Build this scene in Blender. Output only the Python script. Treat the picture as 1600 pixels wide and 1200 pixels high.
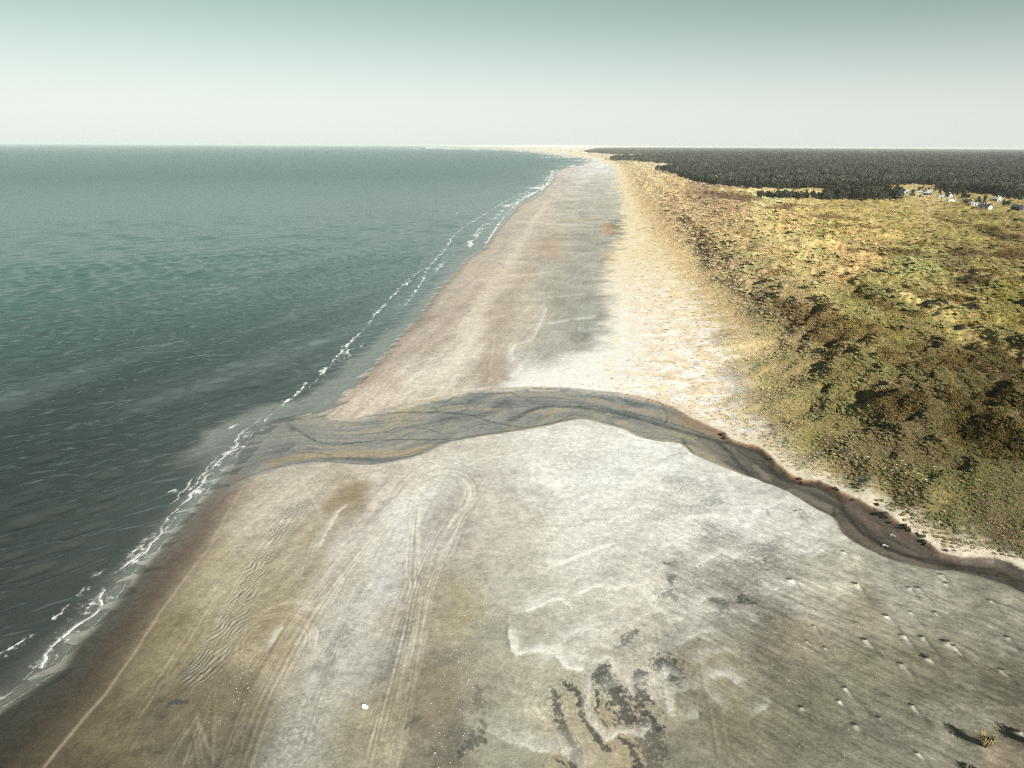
import bpy, math, random
import numpy as np
from mathutils import Matrix, Vector

rng = np.random.default_rng(7)
random.seed(7)
scene = bpy.context.scene
C = scene.collection
for o in list(bpy.data.objects):
    bpy.data.objects.remove(o)

# ------------------------------------------------------------------ camera
CAM_H = 60.0
FPX = 1067.0                       # focal length in pixels of the 1600 px wide photograph
PITCH = math.radians(19.25)
ROLL = math.radians(0.29)
cam_d = bpy.data.cameras.new('camera')
cam_d.sensor_width = 36.0
cam_d.lens = 36.0 * FPX / 1600.0
cam_d.clip_start = 0.5
cam_d.clip_end = 250000.0
cam = bpy.data.objects.new('camera', cam_d)
C.objects.link(cam)
CAM_M = Matrix.Rotation(math.radians(90) - PITCH, 4, 'X') @ Matrix.Rotation(ROLL, 4, 'Z')
cam.matrix_world = Matrix.Translation((0, 0, CAM_H)) @ CAM_M
scene.camera = cam
R3 = np.array(CAM_M.to_3x3())

# ------------------------------------------------------------------ light
SUN_EL = math.radians(31)
SUN_AZ = math.radians(150)         # compass: 0 = +Y (north), clockwise
sun_d = bpy.data.lights.new('sun', 'SUN')
sun_d.energy = 5.0
sun_d.angle = math.radians(0.53)
sun_d.color = (1.0, 0.965, 0.91)
sun = bpy.data.objects.new('sun', sun_d)
C.objects.link(sun)
to_sun = Vector((math.sin(SUN_AZ) * math.cos(SUN_EL), math.cos(SUN_AZ) * math.cos(SUN_EL), math.sin(SUN_EL)))
sun.rotation_euler = to_sun.to_track_quat('Z', 'Y').to_euler()
sun.location = (0, 0, 300)

world = bpy.data.worlds.new('World')
scene.world = world
world.use_nodes = True
wn, wl = world.node_tree.nodes, world.node_tree.links
wn.clear()
sky = wn.new('ShaderNodeTexSky')
sky.sky_type = 'NISHITA'
sky.sun_disc = False
sky.sun_elevation = SUN_EL
sky.sun_rotation = SUN_AZ
sky.altitude = 60
sky.air_density = 1.0
sky.dust_density = 0.3
sky.ozone_density = 1.0
sep = wn.new('ShaderNodeSeparateColor')
blu = wn.new('ShaderNodeMath'); blu.operation = 'MULTIPLY'; blu.inputs[1].default_value = 0.925
red = wn.new('ShaderNodeMath'); red.operation = 'MULTIPLY'; red.inputs[1].default_value = 0.985
com = wn.new('ShaderNodeCombineColor')
bg = wn.new('ShaderNodeBackground')
bg.inputs['Strength'].default_value = 0.056
wo = wn.new('ShaderNodeOutputWorld')
wl.new(sky.outputs[0], sep.inputs[0])
wl.new(sep.outputs[0], red.inputs[0]); wl.new(sep.outputs[1], blu.inputs[0])      # a teal-grey sky: its blue follows its green
mn = wn.new('ShaderNodeMath'); mn.operation = 'MULTIPLY_ADD'; mn.inputs[1].default_value = 0.07
wl.new(sep.outputs[1], mn.inputs[0]); wl.new(red.outputs[0], mn.inputs[2])
cap = wn.new('ShaderNodeMath'); cap.operation = 'MULTIPLY'; cap.inputs[1].default_value = 0.975; wl.new(sep.outputs[1], cap.inputs[0])
mi = wn.new('ShaderNodeMath'); mi.operation = 'MINIMUM'; wl.new(mn.outputs[0], mi.inputs[0]); wl.new(cap.outputs[0], mi.inputs[1])
wl.new(mi.outputs[0], com.inputs[0]); wl.new(sep.outputs[1], com.inputs[1]); wl.new(blu.outputs[0], com.inputs[2])
geo = wn.new('ShaderNodeTexCoord'); sxyz = wn.new('ShaderNodeSeparateXYZ'); wl.new(geo.outputs['Generated'], sxyz.inputs[0])
low = wn.new('ShaderNodeMapRange'); low.interpolation_type = 'SMOOTHSTEP'; low.inputs['From Min'].default_value = 0.17; low.inputs['From Max'].default_value = 0.0
low.inputs['To Min'].default_value = 0.0; low.inputs['To Max'].default_value = 0.75
wl.new(sxyz.outputs['Z'], low.inputs['Value'])
pale = wn.new('ShaderNodeMix'); pale.data_type = 'RGBA'; pale.inputs[7].default_value = (8.15, 8.75, 8.15, 1)
wl.new(low.outputs[0], pale.inputs[0]); wl.new(com.outputs[0], pale.inputs[6])
wl.new(pale.outputs[2], bg.inputs[0])
wl.new(bg.outputs[0], wo.inputs[0])

scene.view_settings.view_transform = 'Standard'
scene.view_settings.look = 'None'
scene.view_settings.gamma = 1.0
scene.view_settings.use_curve_mapping = False
scene.view_settings.exposure = 0.80
scene.cycles.use_denoising = False
scene.cycles.filter_width = 1.1
scene.cycles.max_bounces = 6
scene.cycles.sample_clamp_indirect = 3.0
scene.cycles.transparent_max_bounces = 12
scene.cycles.volume_bounces = 1
scene.cycles.volume_step_rate = 4.0

# ------------------------------------------------------------------ helpers
def lin(rgb):
    c = np.asarray(rgb, dtype=np.float64) / 255.0
    return np.where(c <= 0.04045, c / 12.92, ((c + 0.055) / 1.055) ** 2.4)

ALB = 0.70
def alb(rgb):
    """a surface colour as it looks in full sun, turned into its reflectance"""
    return lin(rgb) * ALB

def ground_at(px, py, z=0.8):
    """the point of the level plane z that the photograph shows at pixel (px, py)"""
    px = np.asarray(px, float); py = np.asarray(py, float)
    d = np.stack([(px - 800) / FPX, -(py - 600) / FPX, -np.ones_like(px)], -1) @ R3.T
    t = (z - CAM_H) / d[..., 2]
    return d[..., 0] * t, d[..., 1] * t

def to_pixel(x, y, z):
    p = np.stack([x, y, z - CAM_H], -1) @ R3
    w = np.minimum(p[..., 2], -1e-3)
    return 800 - FPX * p[..., 0] / w, 600 + FPX * p[..., 1] / w

def line(pts, z=0.8):
    a = np.array(pts, float)
    x, y = ground_at(a[:, 0], a[:, 1], z)
    return np.stack([x, y], -1)

def sm(a, b, x):
    t = np.clip((x - a) / (b - a), 0, 1)
    return t * t * (3 - 2 * t)

_perm = rng.permutation(4096)
_ang = rng.random(4096) * 2 * np.pi
_gx, _gy = np.cos(_ang).astype(np.float32), np.sin(_ang).astype(np.float32)
def perlin(x, y):
    xi = np.floor(x).astype(np.int64); yi = np.floor(y).astype(np.int64)
    fx = (x - xi).astype(np.float32); fy = (y - yi).astype(np.float32)
    u = fx * fx * fx * (fx * (fx * 6 - 15) + 10); v = fy * fy * fy * (fy * (fy * 6 - 15) + 10)
    def g(ix, iy, dx, dy):
        h = _perm[(_perm[ix & 4095] + iy) & 4095]
        return _gx[h] * dx + _gy[h] * dy
    a = g(xi, yi, fx, fy); b = g(xi + 1, yi, fx - 1, fy)
    c = g(xi, yi + 1, fx, fy - 1); d = g(xi + 1, yi + 1, fx - 1, fy - 1)
    return ((a + u * (b - a)) * (1 - v) + (c + u * (d - c)) * v) * 1.5
def fbm(x, y, n=4, gain=0.5):
    r = 0; a = 1.0; s = 0
    for i in range(n):
        r = r + a * perlin(x + 37.1 * i, y - 19.7 * i); s += a; a *= gain; x = x * 2.03; y = y * 2.03
    return r / s
def ridged(x, y, n=3):
    r = 0; a = 1.0; s = 0
    for i in range(n):
        r = r + a * (1 - np.abs(perlin(x + 11.3 * i, y + 7.7 * i)) * 2); s += a; a *= 0.5; x = x * 2.1; y = y * 2.1
    return r / s

def pdist(X, Y, P):
    """distance to a polyline, and how far along it"""
    d = np.full(X.shape, 1e18); best = np.zeros(X.shape); run = 0.0
    for (ax, ay), (bx, by) in zip(P[:-1], P[1:]):
        ex, ey = bx - ax, by - ay; L2 = ex * ex + ey * ey + 1e-12; L = math.sqrt(L2)
        t = np.clip(((X - ax) * ex + (Y - ay) * ey) / L2, 0, 1)
        q = (X - ax - t * ex) ** 2 + (Y - ay - t * ey) ** 2
        m = q < d
        d = np.where(m, q, d); best = np.where(m, run + t * L, best); run += L
    return np.sqrt(d), best

def inside(X, Y, P):
    r = np.zeros(X.shape, bool)
    n = len(P)
    for i in range(n):
        (ax, ay), (bx, by) = P[i], P[(i + 1) % n]
        if ay == by: continue
        c = ((ay > Y) != (by > Y)) & (X < (bx - ax) * (Y - ay) / (by - ay) + ax)
        r ^= c
    return r

def smooth_line(P, step):
    """Catmull-Rom through the points"""
    P = np.asarray(P, float); out = []
    Q = np.vstack([2 * P[0] - P[1], P, 2 * P[-1] - P[-2]])
    for i in range(1, len(Q) - 2):
        n = max(1, int(np.hypot(*(Q[i + 1] - Q[i])) / step))
        n = min(n, 12)
        for k in range(n):
            t = k / n
            out.append(0.5 * (2 * Q[i] + (Q[i + 1] - Q[i - 1]) * t + (2 * Q[i - 1] - 5 * Q[i] + 4 * Q[i + 1] - Q[i + 2]) * t * t
                              + (3 * Q[i] - Q[i - 1] - 3 * Q[i + 1] + Q[i + 2]) * t ** 3))
    out.append(P[-1])
    return np.array(out)

# ------------------------------------------------------------------ lines of the place (read off the photograph, laid out on the ground)
WATER_PX = [(-330, 1400), (-150, 1240), (-60, 1170), (0, 1112), (33, 1090), (60, 1073), (97, 1047), (120, 1007), (147, 983), (187, 937), (200, 920), (223, 888),
            (247, 863), (263, 843), (300, 800), (325, 772), (340, 752), (362, 722), (384, 700), (402, 675), (430, 655), (470, 648), (508, 646), (530, 625), (557, 600), (575, 582),
            (605, 550), (625, 527), (659, 492), (677, 464), (711, 426), (730, 404), (756, 389), (771, 366), (794, 340), (809, 323),
            (828, 313), (846, 303), (851, 294), (861, 287), (866, 280), (868, 275), (868, 271), (876, 266), (890, 262), (916, 257), (924, 251),
            (920, 248), (901, 246), (881, 244), (847, 239.5), (819, 236.5), (790, 234.6), (745, 232.8), (700, 231.6), (660, 231)]
WATER = line(WATER_PX, 0.0)
VEG_PX = [(700, 229.8), (790, 231.2), (850, 233.5), (890, 237), (925, 243), (950, 248), (962, 254), (975, 264), (986, 300), (1005, 340), (1030, 385), (1060, 425), (1090, 470), (1125, 510), (1140, 560), (1150, 610), (1165, 650),
          (1200, 690), (1260, 730), (1330, 775), (1400, 815), (1460, 845), (1530, 868), (1600, 888), (1750, 935), (2000, 1000)]
VEG = line(VEG_PX, 2.0)
WHITE_PX = [(800, 231.6), (880, 240), (930, 249), (958, 262), (962, 290), (970, 330), (962, 370), (945, 400), (935, 440), (940, 490), (928, 530), (880, 555), (810, 582), (770, 606), (760, 700)]
WHITE = line(WHITE_PX, 1.0)
NB_PX = [(408, 636), (470, 645), (510, 645), (550, 651), (575, 646), (600, 637), (645, 627), (680, 620), (712, 612), (762, 607), (825, 605), (875, 606), (925, 611),
         (975, 616), (1012, 624), (1050, 637), (1075, 652), (1100, 664), (1130, 677), (1145, 690), (1175, 697), (1195, 707), (1215, 727), (1237, 745),
         (1255, 751), (1280, 755), (1307, 770), (1340, 785), (1370, 802), (1400, 820), (1425, 837), (1450, 852), (1470, 867), (1500, 875), (1525, 876),
         (1550, 876), (1575, 884), (1600, 896), (1700, 930), (1800, 950)]
SB_PX = [(330, 792), (352, 768), (384, 750), (412, 739), (450, 727), (490, 722), (525, 722), (575, 726), (612, 722), (650, 714), (680, 702), (705, 691), (762, 681), (825, 672),
         (862, 665), (890, 659), (915, 657), (945, 665), (970, 672), (990, 683), (1025, 691), (1062, 696), (1080, 712), (1112, 727), (1150, 742),
         (1187, 755), (1220, 770), (1245, 783), (1275, 801), (1300, 814), (1314, 838), (1340, 857), (1375, 874), (1412, 885), (1450, 894),
         (1487, 896), (1525, 905), (1562, 917), (1600, 936), (1700, 990), (1800, 1030)]
NB = smooth_line(line(NB_PX, 0.7), 1.5)
SB = smooth_line(line(SB_PX, 0.7), 1.5)
STREAM = np.vstack([NB, SB[::-1]])

FOREST_PX = [(1028, 268), (1045, 271), (1070, 280), (1090, 288), (1112, 293), (1150, 296), (1180, 295.5), (1230, 296.5), (1290, 296.5), (1315, 298), (1370, 295), (1400, 292), (1425, 289.5), (1462, 291), (1476, 297.5), (1500, 300.5), (1518, 303),
             (1545, 307), (1580, 309), (1620, 316), (1720, 334), (2050, 400), (2300, 330), (2300, 237.0), (1500, 232.6), (1150, 230.9), (1020, 230.8), (935, 232), (915, 238.2), (960, 241.2), (1010, 241.6), (1040, 243), (990, 245.5), (945, 248.6), (1000, 254), (1060, 258), (1125, 260.3), (1125, 261.5), (1060, 263)]
FOREST = line(FOREST_PX, 4.0)
CLEAR_PX = [[(930, 242.0), (1045, 242.9), (1045, 244.9), (940, 246.8)], [(985, 256.5), (1120, 260.0), (1125, 262.2), (1010, 263.5)], [(1372, 275), (1478, 275.5), (1478, 279), (1372, 278.5)], [(1480, 293.5), (1512, 293.5), (1512, 297), (1478, 297)],
            [(1560, 299), (1588, 299), (1588, 303), (1560, 303)], [(1235, 277), (1290, 277), (1290, 279.5), (1235, 279.5)], [(1225, 261), (1300, 261.5), (1300, 264), (1225, 263.5)], [(1480, 262.5), (1560, 263), (1560, 265.5), (1480, 265)], [(1095, 269), (1150, 270), (1150, 272), (1095, 271.5)],
            [(1400, 251), (1500, 251.5), (1500, 253), (1400, 252.5)], [(1150, 247), (1230, 247.3), (1230, 248.6), (1150, 248.3)], [(1480, 238.6), (1600, 239.2), (1640, 240.6), (1490, 240.2)], [(1290, 239), (1380, 239.4), (1380, 240.6), (1290, 240.2)], [(1340, 284), (1372, 284), (1372, 287.5), (1340, 287.5)], [(1180, 283), (1215, 283), (1215, 285.5), (1180, 285.5)]]
CLEAR = [line(c, 4.0) for c in CLEAR_PX]

def side(X, Y, P):
    o = np.argsort(P[:, 1]); Ys = P[o, 1]; Xs = P[o, 0]
    x = np.interp(Y, Ys, Xs)
    lo = Y < Ys[0]
    sl = (Xs[3] - Xs[0]) / (Ys[3] - Ys[0])
    x = np.where(lo, Xs[0] + (Y - Ys[0]) * sl, x)
    return np.where(X > x, 1.0, -1.0)

def in_forest(x, y):
    wx_, wy_ = x + 14 * perlin(x / 45, y / 45), y + 22 * perlin(x / 45 + 5, y / 45)
    r = inside(wx_, wy_, FOREST)
    for c in CLEAR:
        r &= ~inside(x, y, c)
    return r

HUMMOCKS = [(1548, 500, 10, 6.0), (1425, 448, 16, 6.0), (1560, 690, 8, 3.5), (1462, 650, 8, 3.5), (1350, 690, 7, 3.0), (1500, 610, 9, 3.2), (1405, 640, 6, 2.6),
            (1300, 590, 7, 2.6), (1590, 560, 9, 4.0), (1545, 760, 7, 3.0), (1480, 760, 7, 2.6), (1250, 610, 7, 2.6), (1380, 560, 8, 2.6), (1470, 560, 7, 2.4),
            (1290, 385, 16, 4.0), (1200, 420, 14, 3.5), (1330, 370, 18, 4.0), (1160, 520, 8, 3.0), (1215, 560, 8, 3.0), (1590, 640, 8, 3.5), (1420, 730, 7, 3.0),
            (1585, 450, 14, 4.0), (1350, 500, 9, 2.6), (1260, 650, 6, 2.4)]
_hx, _hy = ground_at([h[0] for h in HUMMOCKS], [h[1] for h in HUMMOCKS], 6.0)

def base_fields(X, Y):
    f = {}
    d, along = pdist(X, Y, WATER)
    w1 = fbm(X / 60, Y / 60, 3)
    f['s'] = d * side(X, Y, WATER)                              # metres inland of the waterline
    d, _ = pdist(X, Y, VEG)
    f['v'] = d * side(X, Y, VEG)                                # metres into the dunes
    bx = (X > STREAM[:, 0].min() - 8) & (X < STREAM[:, 0].max() + 8) & (Y > STREAM[:, 1].min() - 8) & (Y < STREAM[:, 1].max() + 8)
    f['in'] = np.zeros(X.shape, bool); f['dn'] = np.full(X.shape, 999.0); f['ds'] = np.full(X.shape, 999.0); f['u'] = np.zeros(X.shape)
    if bx.any():
        xs, ys = X[bx], Y[bx]
        wob = 0.35 * fbm(xs / 2.2, ys / 2.2, 3)
        f['in'][bx] = inside(xs + wob, ys - wob, STREAM)
        f['dn'][bx], f['u'][bx] = pdist(xs + wob, ys - wob, NB)
        f['ds'][bx], _ = pdist(xs + wob, ys - wob, SB)
    return f

def stream_level(s):
    return 0.05 + 0.62 * (1 - np.exp(-np.maximum(s, 0) / 60.0))

def braids(f, X, Y):
    v = f['dn'] / (f['dn'] + f['ds'] + 1e-6)
    u = f['u']
    wv = v + 0.26 * fbm(u / 24, v * 1.6 + 3, 2)
    b1 = perlin(u / 26 + 2.7 * wv, wv * 5.5)
    b2 = fbm(u / 9 + 1.2 * wv, wv * 15 + 5, 3)
    return v, b1, b2

def height(X, Y, f):
    s, v = f['s'], f['v']
    far = sm(6000, 2500, np.hypot(X, Y))
    z = np.where(s > 0, 1.15 * (1 - np.exp(-np.maximum(s, 0) / 35.0)), np.maximum(0.035 * s, -4.0))
    land = sm(4, 25, s)
    z = z + land * (0.10 * fbm(X / 14, Y / 14, 3) + 0.03 * fbm(X / 2.3, Y / 2.3, 2))
    # embryo dunes on the white sand
    white = sm(-45, -5, v) * (Y > 60)
    near_stream = sm(1, 10, f['dn'])
    z = z + white * far * near_stream * (0.4 + 0.45 * fbm(X / 7, Y / 7, 3))
    # dunes
    warp = 9 * fbm(X / 40, Y / 40, 3)
    rise = sm(-4, 46, v + warp * sm(0, 20, v))
    inland = sm(90, 240, v)
    z = z + rise * (5.2 - 1.5 * inland)
    amp = sm(3, 32, v) * far
    cx, cy = X + 3.5 * perlin(X / 11, Y / 11), Y + 3.5 * perlin(X / 11 + 9, Y / 11)
    hum = 0.6 * ridged((np.clip(v, 0, 400) + 4 * perlin(X / 13, Y / 13)) / 23, Y / 52 + X / 130, 3) + 0.4 * ridged(cx / 30, cy / 26, 3)
    z = z + amp * (1 - 0.30 * inland) * (5.2 * (hum - 0.38) + 2.1 * fbm(cx / 8.5, cy / 8.5, 2))
    z = z + amp * (0.55 * np.maximum(perlin(X / 2.3, Y / 2.3), -0.2) + 0.75 * np.abs(fbm(X / 4.4 + 5, Y / 4.4, 2)))
    crest = np.exp(-((v - 34 - 9 * fbm(X / 30, Y / 30, 2)) / 10.0) ** 2) * sm(700, 300, Y)
    z = z + crest * 3.4 * (0.7 + 0.8 * fbm(X / 14, Y / 14, 2))
    for i, (hp, hq, r, h) in enumerate(HUMMOCKS):
        dx, dy = X - _hx[i], Y - _hy[i]
        m = (np.abs(dx) < 3 * r) & (np.abs(dy) < 3 * r)
        if m.any():
            wob = 1 + 0.35 * perlin(X[m] / (r * 0.7), Y[m] / (r * 0.7))
            q = np.hypot(dx[m] * 1.0, dy[m] * 1.15) / r * wob
            z[m] = z[m] + 0.7 * h * np.exp(-q ** 2.1)
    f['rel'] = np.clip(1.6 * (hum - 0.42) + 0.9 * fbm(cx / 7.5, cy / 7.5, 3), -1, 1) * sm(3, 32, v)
    # the stream's channel
    d_in = np.minimum(f['dn'], f['ds'])
    if f['in'].any():
        m = f['in']
        sub = {k: f[k][m] for k in ('dn', 'ds', 'u')}
        _, b1, b2 = braids(sub, X[m], Y[m])
        bed = stream_level(s[m]) - 0.05 - 0.08 * np.clip(-b1, -0.25, 1) - 0.10 * sm(0.25, -0.5, b2)
        k = sm(0.0, np.where(X[m] < 28, 2.6, 1.2), d_in[m])
        z[m] = np.where(s[m] < 0.5, np.minimum(z[m], bed), z[m] * (1 - k) + bed * k)
    # low shoulder along the south bank of the channel, none at its mouth
    return z

# ------------------------------------------------------------------ colours of the ground
SAMPLES = [  # beach tones; some vignette darkening is painted in towards the lower corners
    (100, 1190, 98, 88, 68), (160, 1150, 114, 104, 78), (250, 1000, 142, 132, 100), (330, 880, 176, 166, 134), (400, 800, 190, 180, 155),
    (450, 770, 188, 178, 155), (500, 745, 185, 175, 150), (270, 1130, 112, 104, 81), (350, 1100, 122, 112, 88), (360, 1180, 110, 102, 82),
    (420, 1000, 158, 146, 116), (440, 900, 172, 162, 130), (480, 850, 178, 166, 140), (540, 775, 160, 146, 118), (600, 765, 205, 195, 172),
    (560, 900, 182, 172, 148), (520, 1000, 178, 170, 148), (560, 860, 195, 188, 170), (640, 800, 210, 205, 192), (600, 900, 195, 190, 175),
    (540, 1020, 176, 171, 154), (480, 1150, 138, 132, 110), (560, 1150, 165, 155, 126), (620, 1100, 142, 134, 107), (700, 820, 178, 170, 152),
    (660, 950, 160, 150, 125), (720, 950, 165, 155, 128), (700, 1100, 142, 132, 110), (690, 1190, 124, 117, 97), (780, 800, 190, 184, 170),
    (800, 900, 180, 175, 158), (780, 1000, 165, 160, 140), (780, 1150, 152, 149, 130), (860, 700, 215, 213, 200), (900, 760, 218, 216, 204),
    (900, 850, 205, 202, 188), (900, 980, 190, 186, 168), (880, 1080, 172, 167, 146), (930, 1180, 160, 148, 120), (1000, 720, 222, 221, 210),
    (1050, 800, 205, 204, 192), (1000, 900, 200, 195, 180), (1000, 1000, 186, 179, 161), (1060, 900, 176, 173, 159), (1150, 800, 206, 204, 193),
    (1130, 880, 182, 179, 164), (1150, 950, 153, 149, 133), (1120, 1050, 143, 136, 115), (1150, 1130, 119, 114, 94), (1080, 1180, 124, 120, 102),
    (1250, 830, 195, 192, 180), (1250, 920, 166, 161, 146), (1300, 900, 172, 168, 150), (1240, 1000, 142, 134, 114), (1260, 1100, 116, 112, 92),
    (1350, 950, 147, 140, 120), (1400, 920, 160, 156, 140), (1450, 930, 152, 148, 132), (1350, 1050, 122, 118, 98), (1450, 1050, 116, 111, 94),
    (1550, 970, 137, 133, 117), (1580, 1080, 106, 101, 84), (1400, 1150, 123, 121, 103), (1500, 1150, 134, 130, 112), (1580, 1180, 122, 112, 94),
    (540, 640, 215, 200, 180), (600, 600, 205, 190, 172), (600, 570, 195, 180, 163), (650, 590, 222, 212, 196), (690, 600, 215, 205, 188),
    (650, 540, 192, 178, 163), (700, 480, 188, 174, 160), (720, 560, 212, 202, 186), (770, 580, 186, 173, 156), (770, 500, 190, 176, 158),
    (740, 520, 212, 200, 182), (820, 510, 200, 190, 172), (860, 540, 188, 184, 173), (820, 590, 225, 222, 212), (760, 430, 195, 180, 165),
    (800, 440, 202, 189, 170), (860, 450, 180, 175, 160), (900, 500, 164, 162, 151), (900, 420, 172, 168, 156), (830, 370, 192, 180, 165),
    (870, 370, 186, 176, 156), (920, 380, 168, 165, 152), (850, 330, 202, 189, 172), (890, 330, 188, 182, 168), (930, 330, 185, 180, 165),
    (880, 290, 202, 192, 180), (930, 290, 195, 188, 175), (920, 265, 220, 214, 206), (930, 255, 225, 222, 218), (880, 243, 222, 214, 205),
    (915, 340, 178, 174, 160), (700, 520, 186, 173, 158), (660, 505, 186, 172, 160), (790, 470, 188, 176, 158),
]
DUNE_SAMPLES = [
    (1020, 280, 200, 174, 132), (1060, 330, 168, 138, 102), (1100, 400, 150, 128, 88), (1060, 420, 190, 165, 116), (1150, 430, 148, 132, 88),
    (1130, 480, 162, 138, 93), (1200, 480, 135, 115, 75), (1160, 540, 185, 160, 110), (1180, 600, 162, 142, 92), (1250, 560, 130, 112, 68),
    (1300, 620, 120, 105, 62), (1200, 660, 148, 128, 86), (1260, 700, 135, 120, 70), (1350, 760, 112, 100, 56), (1400, 700, 100, 87, 51),
    (1450, 800, 102, 92, 51), (1550, 830, 88, 79, 44), (1500, 700, 92, 81, 44), (1560, 600, 90, 79, 44), (1450, 600, 102, 87, 51),
    (1400, 540, 120, 105, 58), (1350, 480, 125, 115, 65), (1430, 430, 150, 140, 85), (1500, 430, 122, 107, 64), (1570, 480, 127, 114, 57),
    (1500, 500, 155, 132, 78), (1330, 420, 182, 150, 100), (1250, 400, 168, 148, 94), (1300, 360, 172, 148, 90), (1400, 370, 165, 142, 85),
    (1500, 350, 150, 130, 78), (1580, 380, 128, 108, 67), (1400, 330, 165, 145, 88), (1550, 340, 142, 127, 72), (1230, 340, 185, 156, 102),
    (1150, 310, 158, 130, 94), (1200, 300, 205, 185, 130), (1100, 300, 150, 125, 95), (1050, 290, 188, 158, 118), (1000, 250, 200, 180, 140),
    (1450, 295, 185, 160, 110), (1550, 310, 170, 145, 95),
    (1040, 242, 198, 184, 150), (900, 236, 210, 195, 175), (1100, 262, 185, 165, 125),
]
def idw(qx, qy, S, p=3.6, ky=1.0):
    S = np.array(S, np.float32)
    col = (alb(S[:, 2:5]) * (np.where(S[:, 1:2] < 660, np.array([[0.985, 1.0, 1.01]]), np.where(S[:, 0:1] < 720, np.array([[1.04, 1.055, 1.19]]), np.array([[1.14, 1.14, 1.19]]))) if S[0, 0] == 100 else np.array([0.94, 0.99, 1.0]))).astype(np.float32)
    out = np.empty(qx.shape + (3,), np.float32)
    n = qx.size
    for i in range(0, n, 60000):
        a = qx[i:i + 60000, None].astype(np.float32) - S[None, :, 0]
        b = (qy[i:i + 60000, None].astype(np.float32) - S[None, :, 1]) * ky
        w = 1.0 / (a * a + b * b + 60.0) ** (p / 2)
        w /= w.sum(1, keepdims=True)
        out[i:i + 60000] = w @ col
    return out

def stroke_mask(X, Y, pts, w, soft=1.0, z=1.0, curve=True):
    """(indices, 0..1 strength) of a band of half-width w metres along a line"""
    P = line(pts, z)
    if curve and len(P) > 2:
        P = smooth_line(P, 1.5)
    r = w * (1 + soft) + 1.5
    m = (X > P[:, 0].min() - r) & (X < P[:, 0].max() + r) & (Y > P[:, 1].min() - r) & (Y < P[:, 1].max() + r)
    idx = np.nonzero(m)[0]
    if len(idx) == 0:
        return idx, np.zeros(0), np.zeros(0)
    d, a = pdist(X[idx], Y[idx], P)
    k = 1 - sm(w * max(0.0, 1 - soft), w * (1 + soft), d)
    keep = k > 0.002
    return idx[keep], k[keep], a[keep]

WHITE_RIDGES = [
    ([(795, 982), (797, 1005), (806, 1022), (825, 1018), (850, 1016), (868, 1026), (880, 1040), (905, 1046), (915, 1045)], 0.75, 1.0),
    ([(820, 955), (842, 946), (860, 938), (878, 936), (886, 944)], 0.7, 0.9), ([(868, 882), (900, 870), (930, 858), (954, 851)], 0.7, 0.9),
    ([(898, 930), (925, 917), (945, 914), (960, 922), (975, 914), (995, 918), (1008, 930)], 0.7, 0.8),
    ([(905, 990), (925, 978), (945, 972)], 0.6, 0.6), ([(955, 985), (975, 974), (988, 980)], 0.6, 0.6),
    ([(919, 1120), (932, 1141), (947, 1157), (968, 1144), (988, 1146), (1005, 1152), (1014, 1135)], 0.42, 0.75),
    ([(932, 1033), (923, 1061), (919, 1092), (921, 1120)], 0.3, 0.5), ([(932, 1033), (951, 1027), (960, 1048), (979, 1061), (985, 1085)], 0.35, 0.6),
    ([(780, 1150), (802, 1160), (845, 1172), (875, 1174), (888, 1185)], 1.2, 0.6),
    ([(945, 767), (971, 774)], 1.0, 0.8), ([(975, 799), (997, 791), (1020, 797)], 1.0, 0.8), ([(1065, 812), (1095, 807), (1125, 810)], 1.0, 0.7),
    ([(1095, 881), (1125, 864), (1147, 874)], 0.9, 0.7), ([(1009, 960), (1031, 954), (1046, 971), (1069, 964)], 0.6, 0.5),
    ([(1159, 791), (1177, 802), (1211, 791)], 0.9, 0.6), ([(1249, 862), (1267, 872), (1286, 859)], 0.8, 0.6), ([(1110, 1061), (1132, 1054), (1151, 1069)], 0.8, 0.6),
    ([(1020, 1069), (1031, 1072), (1046, 1050)], 0.5, 0.7), ([(1039, 1076), (1046, 1114), (1054, 1084)], 0.45, 0.5), ([(1072, 1121), (1087, 1121), (1090, 1108)], 0.5, 0.4),
    ([(1185, 1114), (1200, 1099)], 0.5, 0.5), ([(1045, 850), (1070, 838), (1100, 836)], 1.2, 0.5), ([(1010, 835), (1040, 842), (1060, 860)], 1.2, 0.5),
    ([(895, 283.4), (930, 283.6), (968, 283.2)], 7, 0.9), ([(922, 271), (938, 270), (952, 270.5)], 14, 0.8), ([(880, 300), (905, 299)], 8, 0.5),
    ([(885, 313), (915, 312)], 7, 0.5), ([(850, 350), (900, 352)], 5, 0.5), ([(650, 628), (600, 637), (575, 646)], 0.5, 0.8), ([(645, 626), (712, 611), (760, 605)], 0.6, 0.8),
    ([(515, 645), (535, 628)], 0.4, 1.0), ([(708, 610), (703, 596), (712, 582)], 0.5, 0.8), ([(470, 742), (478, 760), (500, 800)], 0.3, 0.3),
    ([(500, 850), (510, 830), (522, 810), (530, 795), (545, 785)], 0.45, 0.8), ([(420, 1010), (430, 990), (440, 975)], 0.4, 0.6), ([(800, 560), (803, 540), (830, 530), (845, 505), (855, 480)], 0.7, 0.6),
]
_cr = np.random.default_rng(41)
for _ in range(46):
    p_, q_ = _cr.uniform(830, 1260), _cr.uniform(715, 1090)
    if q_ > 1010 - 0.15 * (p_ - 830) and p_ > 1150: continue
    sc_ = (q_ - 300) / 600 * _cr.uniform(0.6, 1.3)
    ar_ = _cr.uniform(-9, 9)
    WHITE_RIDGES.append(([(p_ - 22 * sc_, q_ + (6 + ar_ * 0.5) * sc_), (p_ - 8 * sc_, q_ - 3 * sc_), (p_ + 8 * sc_, q_ - 4 * sc_), (p_ + 22 * sc_, q_ + (5 - ar_) * sc_)], _cr.uniform(0.4, 0.9), _cr.uniform(0.2, 0.6)))
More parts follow.
